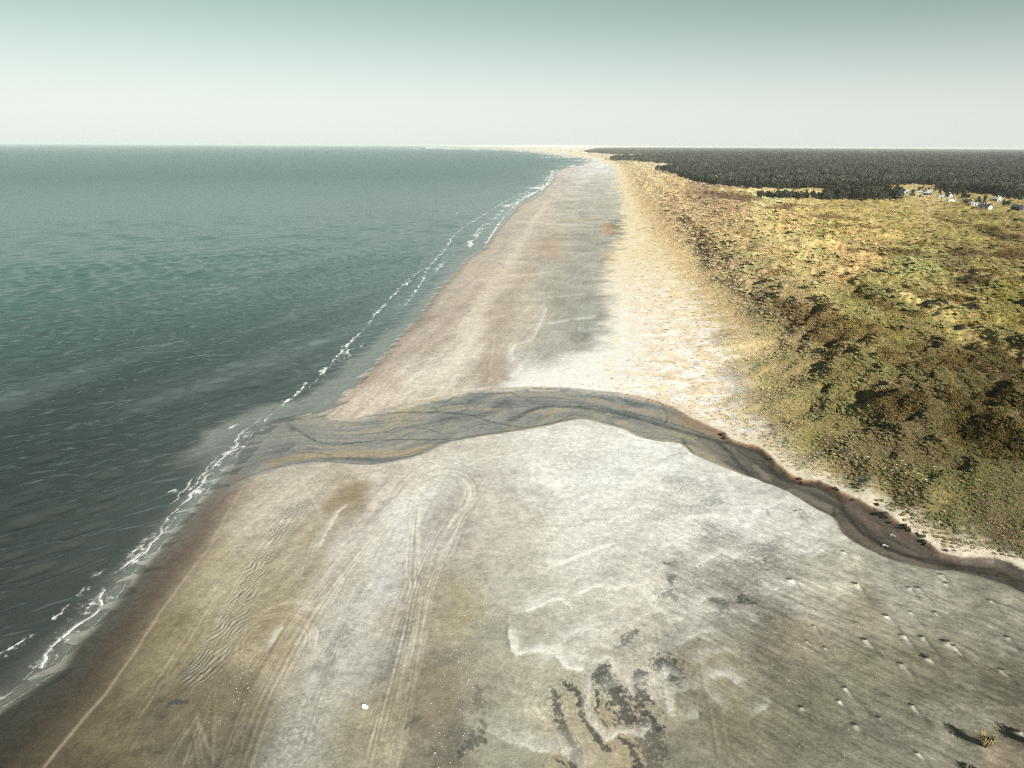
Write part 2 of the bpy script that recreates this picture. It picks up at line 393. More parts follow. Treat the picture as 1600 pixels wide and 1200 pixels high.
DARK_PATCHES = [
    ([(864, 1079), (869, 1096), (873, 1113), (877, 1135), (888, 1152), (897, 1167), (897, 1185), (895, 1205)], 0.55, 0.95), ([(882, 1068), (901, 1079), (908, 1098), (912, 1120), (923, 1137), (932, 1154), (942, 1167), (953, 1172)], 0.38, 1.0),
    ([(936, 1050), (951, 1063), (962, 1083), (971, 1105), (981, 1120), (997, 1128), (1014, 1126)], 1.05, 1.0), ([(932, 1079), (934, 1102), (929, 1111), (947, 1133)], 0.18, 1.0),
    ([(990, 1082), (1003, 1100), (1010, 1112), (1018, 1122)], 1.0, 1.0), ([(1029, 1040), (1040, 1027), (1053, 1033), (1051, 1057)], 0.95, 1.0), ([(1002, 1056), (994, 1060), (992, 1068)], 0.6, 1.0),
    ([(971, 1154), (984, 1167), (992, 1183), (997, 1200)], 0.4, 1.0), ([(1018, 1146), (1025, 1157), (1016, 1178), (1010, 1205)], 1.1, 0.8), ([(871, 1187), (878, 1190), (884, 1200)], 0.15, 1.0),
    ([(968, 1009), (981, 996), (992, 985)], 0.5, 0.75), ([(985, 1010), (1000, 1000)], 1.6, 0.45), ([(1050, 1005), (1065, 995)], 1.8, 0.6), ([(724, 1176), (740, 1155), (757, 1130)], 0.6, 0.8), ([(750, 1080), (752, 1100)], 0.7, 0.5),
    ([(1050, 752), (1062, 756)], 2.0, 0.7), ([(1024, 806), (1057, 795)], 2.2, 0.55), ([(1090, 799), (1100, 798)], 1.5, 0.7), ([(1112, 786), (1120, 786)], 1.5, 0.6),
    ([(1110, 825), (1117, 851), (1140, 840)], 2.0, 0.65), ([(1197, 862), (1207, 885)], 2.2, 0.75), ([(1112, 928), (1140, 902), (1162, 887)], 3.0, 0.7), ([(1159, 934), (1172, 942)], 0.8, 0.9),
    ([(1125, 945), (1130, 955)], 1.0, 0.8), ([(1190, 946), (1205, 955)], 2.4, 0.65), ([(1192, 975), (1185, 1020), (1200, 1050)], 1.8, 0.6), ([(1040, 932), (1048, 928)], 0.9, 0.8), ([(1047, 908), (1053, 900)], 0.7, 0.8),
    ([(1040, 882), (1050, 880)], 0.7, 0.8), ([(300, 1046), (312, 1030)], 1.0, 0.5), ([(262, 1095), (275, 1090), (292, 1092)], 0.25, 0.9), ([(205, 1170), (225, 1165), (240, 1175)], 0.7, 0.45),
    ([(900, 1060), (940, 1010)], 3.0, 0.25), ([(1060, 1060), (1040, 1090)], 2.0, 0.35), ([(700, 1185), (720, 1140)], 1.2, 0.35), ([(655, 1120), (640, 1130)], 0.4, 0.6),
    ([(600, 1060), (640, 960)], 0.7, 0.4), ([(540, 975), (520, 1020), (505, 1060)], 1.0, 0.45), ([(960, 345), (968, 375), (972, 420)], 6, 0.55), ([(955, 480), (945, 500)], 4, 0.5), ([(920, 525), (905, 545)], 4, 0.45), ([(880, 575), (895, 568)], 2, 0.3),
    ([(555, 590), (520, 615), (508, 625)], 1.6, 0.55), ([(435, 640), (450, 655), (460, 668)], 0.8, 0.9),
]
TAN_PATCHES = [([(893, 1085), (905, 1120), (918, 1155), (940, 1190)], 1.5, (176, 167, 144), 0.7), ([(940, 1095), (946, 1112)], 0.6, (174, 164, 140), 0.7), ([(995, 1108), (1000, 1100)], 0.5, (170, 160, 130), 0.8),
               ([(560, 760), (540, 775), (520, 790)], 2.6, (152, 137, 108), 0.65), ([(490, 810), (480, 840)], 3.0, (176, 165, 136), 0.4), ([(430, 945), (415, 985)], 2.2, (160, 149, 120), 0.45), ([(440, 960), (480, 965)], 1.5, (165, 150, 120), 0.5),
               ([(715, 930), (710, 990)], 3.2, (168, 157, 130), 0.22), ([(300, 1110), (330, 1100)], 1.2, (118, 112, 84), 0.6), ([(690, 1060), (680, 1100)], 2.0, (154, 144, 116), 0.25), ([(950, 350), (955, 365)], 5, (200, 160, 110), 0.6), ([(955, 395), (965, 410)], 5, (185, 140, 95), 0.6),
               ([(885, 342), (920, 344)], 5, (205, 175, 140), 0.5), ([(855, 375), (860, 400)], 7, (186, 160, 130), 0.5)]
TRACKS = [  # line, number of wheel lines, half spread m, strength, light?
    ([(592, 1230), (612, 1140), (630, 1060), (647, 980), (662, 910), (688, 850), (716, 800)], 13, 1.9, 0.75), ([(355, 1230), (395, 1115), (436, 1035), (478, 960), (520, 900), (578, 832), (640, 770), (690, 735)], 12, 1.9, 0.6),
    ([(312, 1050), (330, 1010), (352, 970), (400, 880), (430, 830), (455, 790)], 6, 1.6, 0.45),
    ([(362, 1030), (368, 1000), (382, 978), (408, 963), (440, 957), (470, 967), (488, 985), (480, 1020)], 5, 0.9, 0.7), ([(392, 965), (425, 942), (455, 934), (482, 940), (496, 956)], 4, 0.6, 0.7), ([(500, 885), (520, 884), (532, 892), (530, 910), (500, 960)], 3, 0.5, 0.5),
    ([(285, 1215), (330, 1090), (352, 1045)], 2, 0.45, 0.75), ([(318, 1215), (308, 1150), (302, 1100)], 2, 0.4, 0.6), ([(332, 1215), (334, 1140), (338, 1060)], 2, 0.4, 0.6), ([(240, 1215), (300, 1120), (340, 1055)], 2, 0.5, 0.6), ([(302, 1100), (318, 1150), (332, 1190)], 2, 0.35, 0.6), ([(345, 1215), (325, 1160), (305, 1110)], 1, 0.2, 0.5),
    ([(652, 860), (645, 815), (648, 780), (660, 752), (685, 736), (712, 738), (731, 750), (737, 770), (730, 790), (716, 806), (702, 832)], 4, 0.55, 0.75), ([(722, 742), (734, 760), (735, 775), (727, 792), (716, 803)], 5, 0.8, 1.0),
    ([(612, 790), (632, 755), (665, 728), (700, 722), (720, 730)], 4, 1.2, 0.8), ([(655, 770), (668, 750), (690, 742), (708, 748), (714, 760), (708, 768)], 2, 0.3, 0.8), ([(640, 930), (640, 880), (644, 830), (648, 790)], 3, 0.8, 0.8), ([(657, 900), (654, 850), (656, 800), (662, 765)], 2, 0.4, 0.8),
    ([(612, 775), (640, 776), (680, 776), (712, 770)], 2, 0.5, 0.5), ([(715, 736), (740, 722), (768, 710), (800, 702)], 2, 0.4, 0.7), ([(735, 728), (762, 718), (790, 708), (835, 700)], 2, 0.4, 0.5), ([(826, 700), (850, 696), (864, 685), (860, 674), (845, 670)], 3, 0.7, 0.8),
    ([(220, 1110), (290, 1000), (360, 885)], 4, 1.4, 0.3), ([(180, 1190), (260, 1060), (330, 950)], 4, 1.5, 0.3), ([(1128, 1215), (1117, 1140), (1100, 1060), (1090, 1000)], 1, 0.1, 0.5), ([(1146, 1215), (1132, 1140), (1122, 1080)], 1, 0.1, 0.4),
    ([(545, 880), (600, 862), (650, 857)], 2, 0.6, 0.5), ([(690, 870), (720, 800), (760, 740)], 6, 2.2, 0.35), ([(600, 900), (650, 800), (690, 730)], 8, 3.2, 0.3), ([(430, 860), (470, 850), (490, 846)], 3, 0.4, 0.6), ([(470, 905), (490, 845), (488, 820), (470, 800)], 2, 0.5, 0.4), ([(860, 540), (800, 600)], 2, 0.5, 0.3),
    ([(655, 620), (700, 540), (760, 440), (800, 370)], 3, 0.9, 0.3), ([(765, 600), (768, 560), (775, 520)], 2, 0.5, 0.4), ([(560, 1180), (590, 1090), (620, 990), (650, 900)], 5, 1.4, 0.4), ([(450, 1200), (490, 1080), (540, 960), (600, 850)], 4, 1.6, 0.3), ([(930, 600), (960, 560), (985, 530)], 1, .2, 0.2),
]
RIPPLES = [([(468, 782), (432, 820), (408, 868), (378, 930), (348, 990), (312, 1048)], 1.8, 1.0), ([(738, 560), (722, 580), (710, 606)], 1.8, 0.55), ([(560, 740), (500, 742), (480, 760)], 1.4, 0.4)]
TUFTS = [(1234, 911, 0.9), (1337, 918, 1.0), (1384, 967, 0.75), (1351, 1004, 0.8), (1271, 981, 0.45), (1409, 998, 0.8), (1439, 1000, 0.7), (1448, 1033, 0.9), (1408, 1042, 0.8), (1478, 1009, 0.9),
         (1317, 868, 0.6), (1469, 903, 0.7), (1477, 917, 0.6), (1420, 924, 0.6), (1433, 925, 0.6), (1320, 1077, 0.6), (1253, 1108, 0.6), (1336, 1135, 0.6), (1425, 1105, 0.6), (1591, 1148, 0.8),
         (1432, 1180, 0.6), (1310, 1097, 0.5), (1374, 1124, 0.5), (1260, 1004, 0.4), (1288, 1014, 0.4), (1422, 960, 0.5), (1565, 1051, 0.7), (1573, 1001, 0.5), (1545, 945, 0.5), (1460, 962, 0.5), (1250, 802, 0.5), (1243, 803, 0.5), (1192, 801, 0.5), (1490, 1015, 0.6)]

STREAM_DARK = [([(650, 644), (687, 642), (720, 644), (750, 652), (770, 659), (790, 662), (820, 667), (850, 664), (875, 657), (900, 655)], 0.30, 0.8), ([(695, 627), (715, 617), (737, 614), (762, 614), (800, 612), (840, 608), (875, 610), (912, 615), (962, 625)], 0.22, 0.7),
    ([(800, 655), (815, 647), (832, 639), (852, 634), (875, 634), (912, 637), (950, 643), (987, 651), (1025, 661), (1062, 673), (1100, 683), (1125, 690), (1150, 697), (1180, 706)], 0.75, 0.8), ([(860, 636), (912, 634), (960, 640), (1010, 650), (1060, 664), (1100, 678)], 0.18, 0.9),
    ([(1118, 688), (1140, 707), (1155, 725), (1175, 745), (1200, 757), (1228, 771)], 0.5, 0.75), ([(1065, 685), (1075, 700), (1090, 716)], 0.35, 0.6), ([(1187, 707), (1205, 732), (1225, 750), (1250, 757), (1287, 757), (1305, 772)], 0.55, 0.7),
    ([(1308, 772), (1320, 800), (1340, 825), (1360, 840), (1380, 852), (1410, 867), (1450, 874), (1490, 884)], 0.45, 0.8), ([(1306, 790), (1301, 810), (1308, 824)], 0.3, 0.6), ([(1345, 800), (1365, 815), (1385, 822)], 0.12, 0.6), ([(1365, 838), (1390, 842), (1412, 852), (1430, 862)], 0.10, 0.7),
    ([(455, 664), (470, 672), (490, 685), (520, 692), (550, 690), (600, 685), (675, 685), (750, 681)], 0.25, 0.85), ([(372, 748), (412, 732), (450, 725), (490, 720), (535, 722), (562, 726), (612, 722)], 0.2, 0.8), ([(510, 645), (540, 650), (562, 651), (600, 645), (650, 642), (700, 644), (737, 647)], 0.22, 0.8),
    ([(435, 634), (445, 648), (452, 660), (458, 668)], 0.5, 0.8), ([(600, 675), (625, 665), (662, 667), (687, 675)], 0.2, 0.7), ([(675, 635), (700, 632), (725, 630), (732, 636), (720, 642)], 0.2, 0.6), ([(732, 625), (762, 627), (800, 630), (825, 635)], 0.3, 0.5), ([(800, 614), (820, 622), (840, 630), (865, 631)], 0.2, 0.6),
    ([(867, 662), (882, 652), (895, 647), (925, 650)], 0.25, 0.7), ([(912, 657), (945, 667), (975, 672), (1000, 675), (1050, 680)], 0.14, 0.7), ([(470, 660), (520, 664), (580, 660), (640, 655), (700, 657)], 0.16, 0.6), ([(480, 676), (540, 678), (620, 672)], 0.14, 0.6), ([(520, 655), (560, 658), (600, 655)], 0.25, 0.6), ([(640, 680), (700, 665), (760, 668), (810, 672)], 0.14, 0.6),
    ([(700, 650), (740, 656), (765, 664)], 0.14, 0.6), ([(660, 662), (700, 652), (760, 648), (800, 655)], 0.14, 0.6), ([(610, 652), (680, 636), (740, 628), (800, 640)], 0.12, 0.6), ([(1012, 626), (1035, 634), (1042, 648), (1041, 660)], 0.2, 0.6), ([(920, 614), (970, 622), (1010, 632)], 0.2, 0.5), ([(1150, 700), (1170, 715), (1195, 722), (1215, 745)], 0.3, 0.5), ([(390, 715), (430, 705), (470, 703), (520, 708)], 0.2, 0.6), ([(400, 700), (450, 692), (500, 700)], 0.25, 0.5),
    ([(1318, 838), (1345, 864), (1375, 880), (1412, 890), (1450, 898), (1490, 901)], 0.9, 0.75), ([(1480, 886), (1525, 890), (1562, 900), (1610, 922)], 1.5, 0.75), ([(1255, 790), (1280, 803), (1302, 815)], 0.3, 0.4)]  # wide strokes paint the bank's shade and deep dark water along the south edge
STREAM_BARS = [([(420, 722), (460, 712), (520, 707), (570, 706), (625, 706), (675, 697)], 1.7, (184, 172, 146), 0.85), ([(600, 632), (640, 629), (680, 623)], 0.7, (184, 170, 136), 0.8), ([(925, 624), (970, 634), (1020, 648)], 1.3, (186, 172, 154), 0.8), ([(1078, 698), (1105, 713), (1138, 735), (1170, 752)], 1.3, (184, 174, 150), 0.85),
    ([(1000, 687), (1045, 690)], 0.6, (188, 176, 152), 0.8), ([(825, 657), (850, 650), (872, 644)], 0.35, (150, 140, 110), 0.7), ([(735, 637), (790, 638)], 0.8, (184, 172, 146), 0.7), ([(1058, 652), (1090, 668), (1122, 681)], 0.8, (182, 150, 116), 0.8), ([(600, 676), (650, 672)], 0.5, (176, 166, 140), 0.6), ([(700, 640), (720, 637)], 0.4, (180, 168, 142), 0.7), ([(870, 656), (900, 650)], 0.4, (176, 165, 138), 0.6),
    ([(1330, 790), (1350, 806), (1365, 822)], 1.0, (122, 108, 96), 0.7), ([(1385, 828), (1410, 840), (1440, 858)], 1.3, (116, 102, 90), 0.6), ([(1240, 767), (1275, 786), (1298, 795)], 1.2, (142, 134, 122), 0.7), ([(1180, 728), (1200, 748)], 0.7, (158, 150, 136), 0.6), ([(780, 617), (860, 616), (930, 628)], 0.7, (176, 170, 152), 0.6)]
FAR_STREAKS = [([(690, 600), (720, 540), (750, 480), (790, 420), (830, 350), (860, 310)], 3.2, (226, 214, 197), 0.5), ([(760, 600), (775, 540), (800, 470), (830, 410)], 3.0, (178, 164, 147), 0.5), ([(850, 560), (880, 500), (900, 430), (905, 380)], 8.0, (166, 163, 152), 0.2), ([(640, 560), (690, 555)], 0.7, (228, 218, 202), 0.5), ([(720, 502), (790, 492)], 1.0, (222, 210, 192), 0.5),
    ([(690, 520), (760, 508)], 0.8, (224, 212, 196), 0.5), ([(815, 345), (880, 351)], 3.5, (226, 220, 206), 0.5), ([(800, 432), (855, 425)], 1.5, (224, 214, 198), 0.5), ([(840, 507), (925, 494)], 1.5, (214, 212, 202), 0.55), ([(855, 392), (925, 396)], 2.5, (206, 204, 192), 0.5), ([(840, 466), (910, 459)], 1.5, (208, 205, 194), 0.5), ([(690, 470), (720, 462)], 1.2, (214, 200, 184), 0.4),
    ([(870, 330), (935, 328)], 4, (214, 208, 196), 0.5), ([(860, 318), (930, 320)], 4, (170, 166, 154), 0.4), ([(830, 375), (915, 371)], 3, (172, 167, 154), 0.4), ([(640, 530), (690, 515), (730, 470)], 2.2, (184, 168, 154), 0.4), ([(820, 545), (900, 535)], 1.6, (172, 170, 160), 0.5), ([(600, 590), (640, 580), (670, 560)], 1.2, (186, 170, 154), 0.4), ([(700, 575), (715, 560), (745, 515)], 1.4, (230, 222, 208), 0.5)]
SAND_TAN = [([(1200, 365), (1235, 385), (1260, 400), (1300, 425), (1345, 442)], 6.0, (200, 176, 128), 0.8), ([(1415, 474), (1450, 492), (1490, 520), (1530, 543), (1570, 562), (1620, 580)], 4.0, (184, 164, 110), 0.8),
            ([(1090, 395), (1140, 400), (1190, 412)], 3.0, (200, 175, 120), 0.4), ([(1000, 300), (1030, 350), (1060, 400)], 6.0, (215, 188, 140), 0.5), ([(1165, 300), (1230, 300), (1300, 301)], 30.0, (208, 188, 132), 0.8)]
HEATH = [([(1210, 330), (1240, 325)], 12), ([(1290, 345), (1320, 345)], 12), ([(1310, 362), (1360, 360)], 10), ([(1330, 397), (1400, 402), (1420, 404)], 7), ([(1470, 345), (1500, 352)], 7), ([(1530, 355), (1560, 370), (1590, 375)], 8),
         ([(1400, 385), (1450, 390)], 6), ([(1500, 400), (1560, 405), (1610, 400)], 8), ([(1480, 430), (1540, 432)], 5), ([(1500, 452), (1600, 454)], 5), ([(1190, 480), (1250, 500), (1300, 530), (1350, 560)], 7), ([(1070, 345), (1090, 370), (1115, 415)], 5),
         ([(1100, 500), (1130, 510)], 4), ([(1140, 560), (1150, 600)], 3), ([(1400, 590), (1440, 600)], 6), ([(1520, 590), (1600, 610)], 7), ([(1380, 650), (1400, 660)], 5), ([(1540, 650), (1600, 670)], 5), ([(1500, 690), (1560, 720)], 4), ([(1100, 305), (1160, 315)], 25), ([(1330, 470), (1400, 500)], 6), ([(1440, 470), (1480, 480)], 5), ([(1130, 430), (1180, 470)], 4), ([(1300, 680), (1320, 700)], 3), ([(1560, 800), (1600, 840)], 4)]

def drift_mask(X, Y, pts, w, crisp=0.16):
    """a sand drift: a crisp slip edge towards the south, feathering out to the north"""
    P = smooth_line(line(pts, 1.0), 1.0)
    if P[0, 0] > P[-1, 0]: P = P[::-1]
    r = w * 3 + 2
    m = (X > P[:, 0].min() - r) & (X < P[:, 0].max() + r) & (Y > P[:, 1].min() - r) & (Y < P[:, 1].max() + r)
    idx = np.nonzero(m)[0]
    if not len(idx): return idx, np.zeros(0)
    xs, ys = X[idx], Y[idx]
    d = np.full(len(idx), 1e18); sg = np.zeros(len(idx)); al = np.zeros(len(idx)); run = 0.0
    for (ax, ay), (bx, by) in zip(P[:-1], P[1:]):
        ex, ey = bx - ax, by - ay; L2 = ex * ex + ey * ey + 1e-12; L = math.sqrt(L2)
        t = np.clip(((xs - ax) * ex + (ys - ay) * ey) / L2, 0, 1)
        q = (xs - ax - t * ex) ** 2 + (ys - ay - t * ey) ** 2
        b = q < d
        d[b] = q[b]; sg[b] = (ex * (ys - ay) - ey * (xs - ax))[b]; al[b] = run + t[b] * L; run += L
    d = np.sqrt(d)
    k = np.where(sg < 0, np.exp(-(d / crisp) ** 2), np.exp(-(d / (w * 1.7)) ** 1.8))
    k = k * sm(0, 1.2, al + 0.6) * sm(run, run - 1.2, al - 0.6)
    keep = k > 0.01
    return idx[keep], k[keep]

def mixto(col, idx, k, rgb):
    c = alb(rgb)[None, :] if len(np.shape(rgb)) == 1 else rgb
    col[idx] = col[idx] * (1 - k[:, None]) + c * k[:, None]

def ground_colour(X, Y, Z, f):
    s, v = f['s'], f['v']
    wx, wy = 3.0 * fbm(X / 9, Y / 9, 3), 3.0 * fbm(X / 9 + 50, Y / 9, 3)
    dist = np.hypot(X, Y)
    qx, qy = to_pixel(X + wx, Y + wy, np.full_like(X, 0.8))
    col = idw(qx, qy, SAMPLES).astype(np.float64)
    wet = np.zeros_like(X)
    # streaks running along the shore and mottling
    ca, sa = math.cos(math.radians(12)), math.sin(math.radians(12))
    al, ac = X * sa + Y * ca, X * ca - Y * sa
    ac = ac + 2.0 * fbm(X / 25, Y / 25, 2)
    st = fbm(ac / 2.6, al / 42, 4)
    st2 = fbm(ac / 0.7, al / 16, 3)
    mott = fbm(X / 3.2, Y / 3.2, 4, 0.65)
    patch = fbm(X / 13 + 7, Y / 13, 4, 0.6)
    leftness = sm(62, 25, s) * (Y < 170) + (Y >= 170) * 0.9
    nearst = sm(700, 160, dist)
    k = 1 + 0.26 * st * leftness * (0.35 + 0.65 * nearst) + 0.16 * st2 * leftness * nearst + 0.20 * mott + 0.24 * patch + 0.16 * fbm(X / 0.5, Y / 0.5, 2, 0.8) + 0.18 * fbm(X / 1.3 + 77, Y / 1.3, 3, 0.7)
    col *= k[:, None]
    # lateral streaks of blown sand on the far beach
    lat = fbm(X / 30 + 0.6 * perlin(X / 18, Y / 30), Y / (24 + 0 * Y), 4, 0.6) * sm(150, 240, Y) * sm(3, 25, s)
    lat2 = ridged(X / 26 + 4, Y / 30, 2) - 0.45
    col *= (1 + 0.42 * lat + 0.16 * np.clip(lat2, 0, 1) * sm(190, 300, Y) * sm(3, 25, s))[:, None]
    big = fbm(X / 22 + 3, Y / 22 - 8, 3)
    col[:, 0] *= 1 + 0.03 * big; col[:, 2] *= 1 - 0.05 * big

    for pts, w, rgb, a in FAR_STREAKS:
        idx, kk, _ = stroke_mask(X + 2.2 * mott * min(w, 3), Y + 4.5 * mott * min(w, 3) + 2 * patch, pts, w, 1.0)
        mixto(col, idx, np.clip(kk * a * (1.1 + 1.2 * mott[idx]), 0, 1), rgb)
    # damp and mineral-dark patches, with speckled edges
    tn = fbm(X / 0.55, Y / 0.55, 3, 0.75)
    jx = 1.6 * fbm(X / 2.1, Y / 2.1, 3, 0.6); jy = 1.6 * fbm(X / 2.1 + 40, Y / 2.1, 3, 0.6)
    broad = fbm(X / 6, Y / 6, 4, 0.6)
    south = (Y < 150) & (s > 30)
    gk = sm(0.16, 0.42, broad + 0.15 * tn) * south * 0.38
    col = col * (1 - gk[:, None]) + (col * 0.62) * gk[:, None]
    wl_ = sm(0.20, 0.45, fbm(X / 5 + 20, Y / 4 - 4, 4, 0.6) + 0.1 * tn) * south * 0.45
    col = col * (1 - wl_[:, None]) + np.minimum(col * 1.35, alb((230, 226, 214))) * wl_[:, None]
    # coarse pale shelly band
    idx, kk, _ = stroke_mask(X, Y, [(720, 715), (650, 800), (590, 880), (545, 960), (510, 1050), (470, 1150), (450, 1230)], 3.2, 0.8)
    kk = kk * (0.35 + 0.9 * np.clip(tn[idx] * 1.3 + 0.2, 0, 1))
    mixto(col, idx, np.clip(kk, 0, 1) * 0.55, (222, 220, 210))
    for pts, w, rgb, a in TAN_PATCHES:
        idx, kk, _ = stroke_mask(X + 0.5 * mott, Y + 0.7 * mott, pts, w, 0.6)
        mixto(col, idx, kk * a, rgb)
    for pts, w, a in DARK_PATCHES:
        far_ = w > 3.5
        q_ = 0.32 if w < 0.6 else min(1.6, 0.35 + w)
        idx, kk, _ = stroke_mask(X + q_ * jx, Y + q_ * jy, pts, w * 1.15, 0.95)
        kk = sm(0.36, 0.88, kk * 0.95 + 1.0 * tn[idx] + 0.55 * mott[idx])
        mixto(col, idx, kk * a * (0.85 if w < 1.4 else 0.55 if w < 3.5 else 0.7), (72, 74, 72))
    for pts, w, a in WHITE_RIDGES:
        q_ = min(0.9, 0.5 + 0.4 * w)
        idx, kk = drift_mask(X + 0.35 * q_ * jx, Y + 0.35 * q_ * jy, pts, w)
        kk = np.clip(kk * (1.0 + 0.7 * mott[idx] + 0.4 * tn[idx]), 0, 1)
        mixto(col, idx, kk * a * 0.9, (236, 232, 222))
    # contour lines left round the dark hollows as they dried
    dmn = np.full(X.shape, 99.0)
    near = np.nonzero((X > -8) & (X < 32) & (Y > 44) & (Y < 76))[0]
    for pts, w, a in DARK_PATCHES[:10]:
        d_, _ = pdist(X[near] + 0.4 * jx[near], Y[near] + 0.4 * jy[near], smooth_line(line(pts, 1.0), 1.0))
        dmn[near] = np.minimum(dmn[near], np.maximum(d_ - w * 0.8, 0))
    ringk = np.sin(dmn * 2 * np.pi / (0.42 + 0.10 * np.minimum(dmn, 3))) * np.exp(-dmn / 1.6) * (dmn > 0.05)
    col *= (1 + 0.14 * ringk)[:, None]
    # rippled pale aureoles round the dark hollows
    for (p, q, r) in [(1043, 1100, 3.0), (1080, 1118, 2.2), (1035, 1062, 2.2), (885, 1100, 5), (955, 1090, 5), (1050, 810, 5), (1540, 1140, 9)]:
        cx, cy = ground_at(p, q, 0.8)
        d = np.hypot(X - cx, Y - cy)
        m = np.nonzero(d < r)[0]
        ring = np.sin((d[m] + 0.7 * broad[m] * 2) * 2 * np.pi / 0.8)
        col[m] *= (1 + 0.08 * ring * sm(r, r * 0.6, d[m]))[:, None]

    # wet sand by the sea
    wob = 2.2 * fbm(X / 9, Y / 9, 3)
    L1 = [(30, 1250), (68, 1198), (130, 1117), (163, 1080), (207, 1020), (253, 950), (303, 880), (328, 850), (352, 805), (382, 752)]
    P1 = line(L1, 0.5)
    dS, _ = pdist(X, Y, P1)
    sd = dS * side(X, Y, P1)
    southside = sm(150, 118, Y + wob)
    band = sm(4.5, -3.0, sd + 0.25 * wob) * southside
    wetc = np.zeros((len(X), 3))
    prog = np.clip(-sd / np.maximum(-sd + np.maximum(s, 0.01), 0.1), 0, 1)         # 0 at the damp edge, 1 at the water
    farness = sm(40, 125, Y)[:, None]
    c_edge = alb((92, 83, 64)) * (1 - farness) + alb((140, 122, 106)) * farness
    c_mid = alb((60, 55, 43)) * (1 - farness) + alb((128, 112, 98)) * farness
    c_low = alb((50, 50, 43)) * (1 - farness) + alb((124, 118, 108)) * farness
    pm = (prog + 0.10 * st)[:, None]
    wetc = np.where(pm < 0.4, c_edge + (c_mid - c_edge) * np.clip(pm / 0.4, 0, 1), c_mid + (c_low - c_mid) * np.clip((pm - 0.4) / 0.35, 0, 1))
    wetc = wetc * (1 + 0.14 * st + 0.12 * st2)[:, None]
    col = col * (1 - band[:, None]) + wetc * band[:, None]
    wet = np.maximum(wet, band * 0.8)
    rim = np.exp(-((sd - 0.1 + 0.15 * wob) / 0.22) ** 2) * southside * 0.55
    col = col * (1 - rim[:, None]) + alb((185, 172, 150)) * rim[:, None]
    # olive flush above the damp edge
    ol = sm(9, 1, sd) * (1 - band) * southside * 0.25
    col = col * (1 - ol[:, None]) + (col * np.array([0.80, 0.78, 0.62])) * ol[:, None]
    # north of the mouth: narrow damp strip
    nb = sm(5.0, 0.5, s + 0.4 * wob) * (1 - southside)
    damp = col * np.array([0.74, 0.70, 0.69])
    col = col * (1 - nb[:, None]) + damp * nb[:, None]
    wet = np.maximum(wet, nb * 0.6)
    under = sm(1.0, -1.0, s)
    bedc = (alb((150, 146, 134)) * (1 - farness) + alb((182, 184, 176)) * farness)
    col = col * (1 - under[:, None]) + bedc * under[:, None] * (1 + 0.2 * st)[:, None]

    # tyre tracks
    for ti, (pts, n, spread, a) in enumerate(TRACKS):
        r_ = np.random.default_rng(100 + ti)
        P = smooth_line(line(pts, 1.0), 1.5)
        m = (X > P[:, 0].min() - spread - 2) & (X < P[:, 0].max() + spread + 2) & (Y > P[:, 1].min() - spread - 2) & (Y < P[:, 1].max() + spread + 2)
        idx = np.nonzero(m)[0]
        if not len(idx): continue
        # signed distance from the middle line
        d = np.full(len(idx), 1e18); sg = np.zeros(len(idx)); alng = np.zeros(len(idx)); run = 0
        xs, ys = X[idx], Y[idx]
        for (ax, ay), (bx, by) in zip(P[:-1], P[1:]):
            ex, ey = bx - ax, by - ay; L2 = ex * ex + ey * ey + 1e-12
            t = np.clip(((xs - ax) * ex + (ys - ay) * ey) / L2, 0, 1)
            q = (xs - ax - t * ex) ** 2 + (ys - ay - t * ey) ** 2
            b = q < d
            d[b] = q[b]; sg[b] = (ex * (ys - ay) - ey * (xs - ax))[b] / math.sqrt(L2); alng[b] = run + t[b] * math.sqrt(L2); run += math.sqrt(L2)
        e = sm(0, 3, alng) * sm(run, run - 3, alng)
        w = np.sign(sg) * np.sqrt(d)
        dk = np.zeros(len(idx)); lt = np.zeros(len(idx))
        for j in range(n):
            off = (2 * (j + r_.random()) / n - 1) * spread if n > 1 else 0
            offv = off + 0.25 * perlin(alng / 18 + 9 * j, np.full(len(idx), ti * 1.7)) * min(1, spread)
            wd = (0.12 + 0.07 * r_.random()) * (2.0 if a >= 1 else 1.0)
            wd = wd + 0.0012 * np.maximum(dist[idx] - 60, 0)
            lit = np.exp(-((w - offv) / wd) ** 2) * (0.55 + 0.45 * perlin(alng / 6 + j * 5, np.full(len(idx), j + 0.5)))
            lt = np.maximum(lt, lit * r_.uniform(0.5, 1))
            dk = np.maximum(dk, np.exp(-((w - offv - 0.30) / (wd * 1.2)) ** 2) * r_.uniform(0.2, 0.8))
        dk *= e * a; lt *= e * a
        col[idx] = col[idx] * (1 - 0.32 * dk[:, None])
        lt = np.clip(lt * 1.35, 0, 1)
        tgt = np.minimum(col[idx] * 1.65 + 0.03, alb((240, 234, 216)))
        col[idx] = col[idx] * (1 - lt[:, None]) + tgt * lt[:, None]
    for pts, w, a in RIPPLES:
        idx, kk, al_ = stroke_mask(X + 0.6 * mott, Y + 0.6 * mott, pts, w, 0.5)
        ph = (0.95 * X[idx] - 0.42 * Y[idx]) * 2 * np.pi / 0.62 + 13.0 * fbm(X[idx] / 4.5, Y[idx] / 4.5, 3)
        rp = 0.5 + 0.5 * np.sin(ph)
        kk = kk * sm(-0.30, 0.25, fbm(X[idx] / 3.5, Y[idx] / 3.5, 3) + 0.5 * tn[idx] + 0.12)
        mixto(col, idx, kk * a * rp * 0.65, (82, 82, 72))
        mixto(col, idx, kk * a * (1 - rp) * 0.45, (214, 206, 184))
    # pale tails of sand in the lee of the little tufts
    tr_ = np.random.default_rng(55)
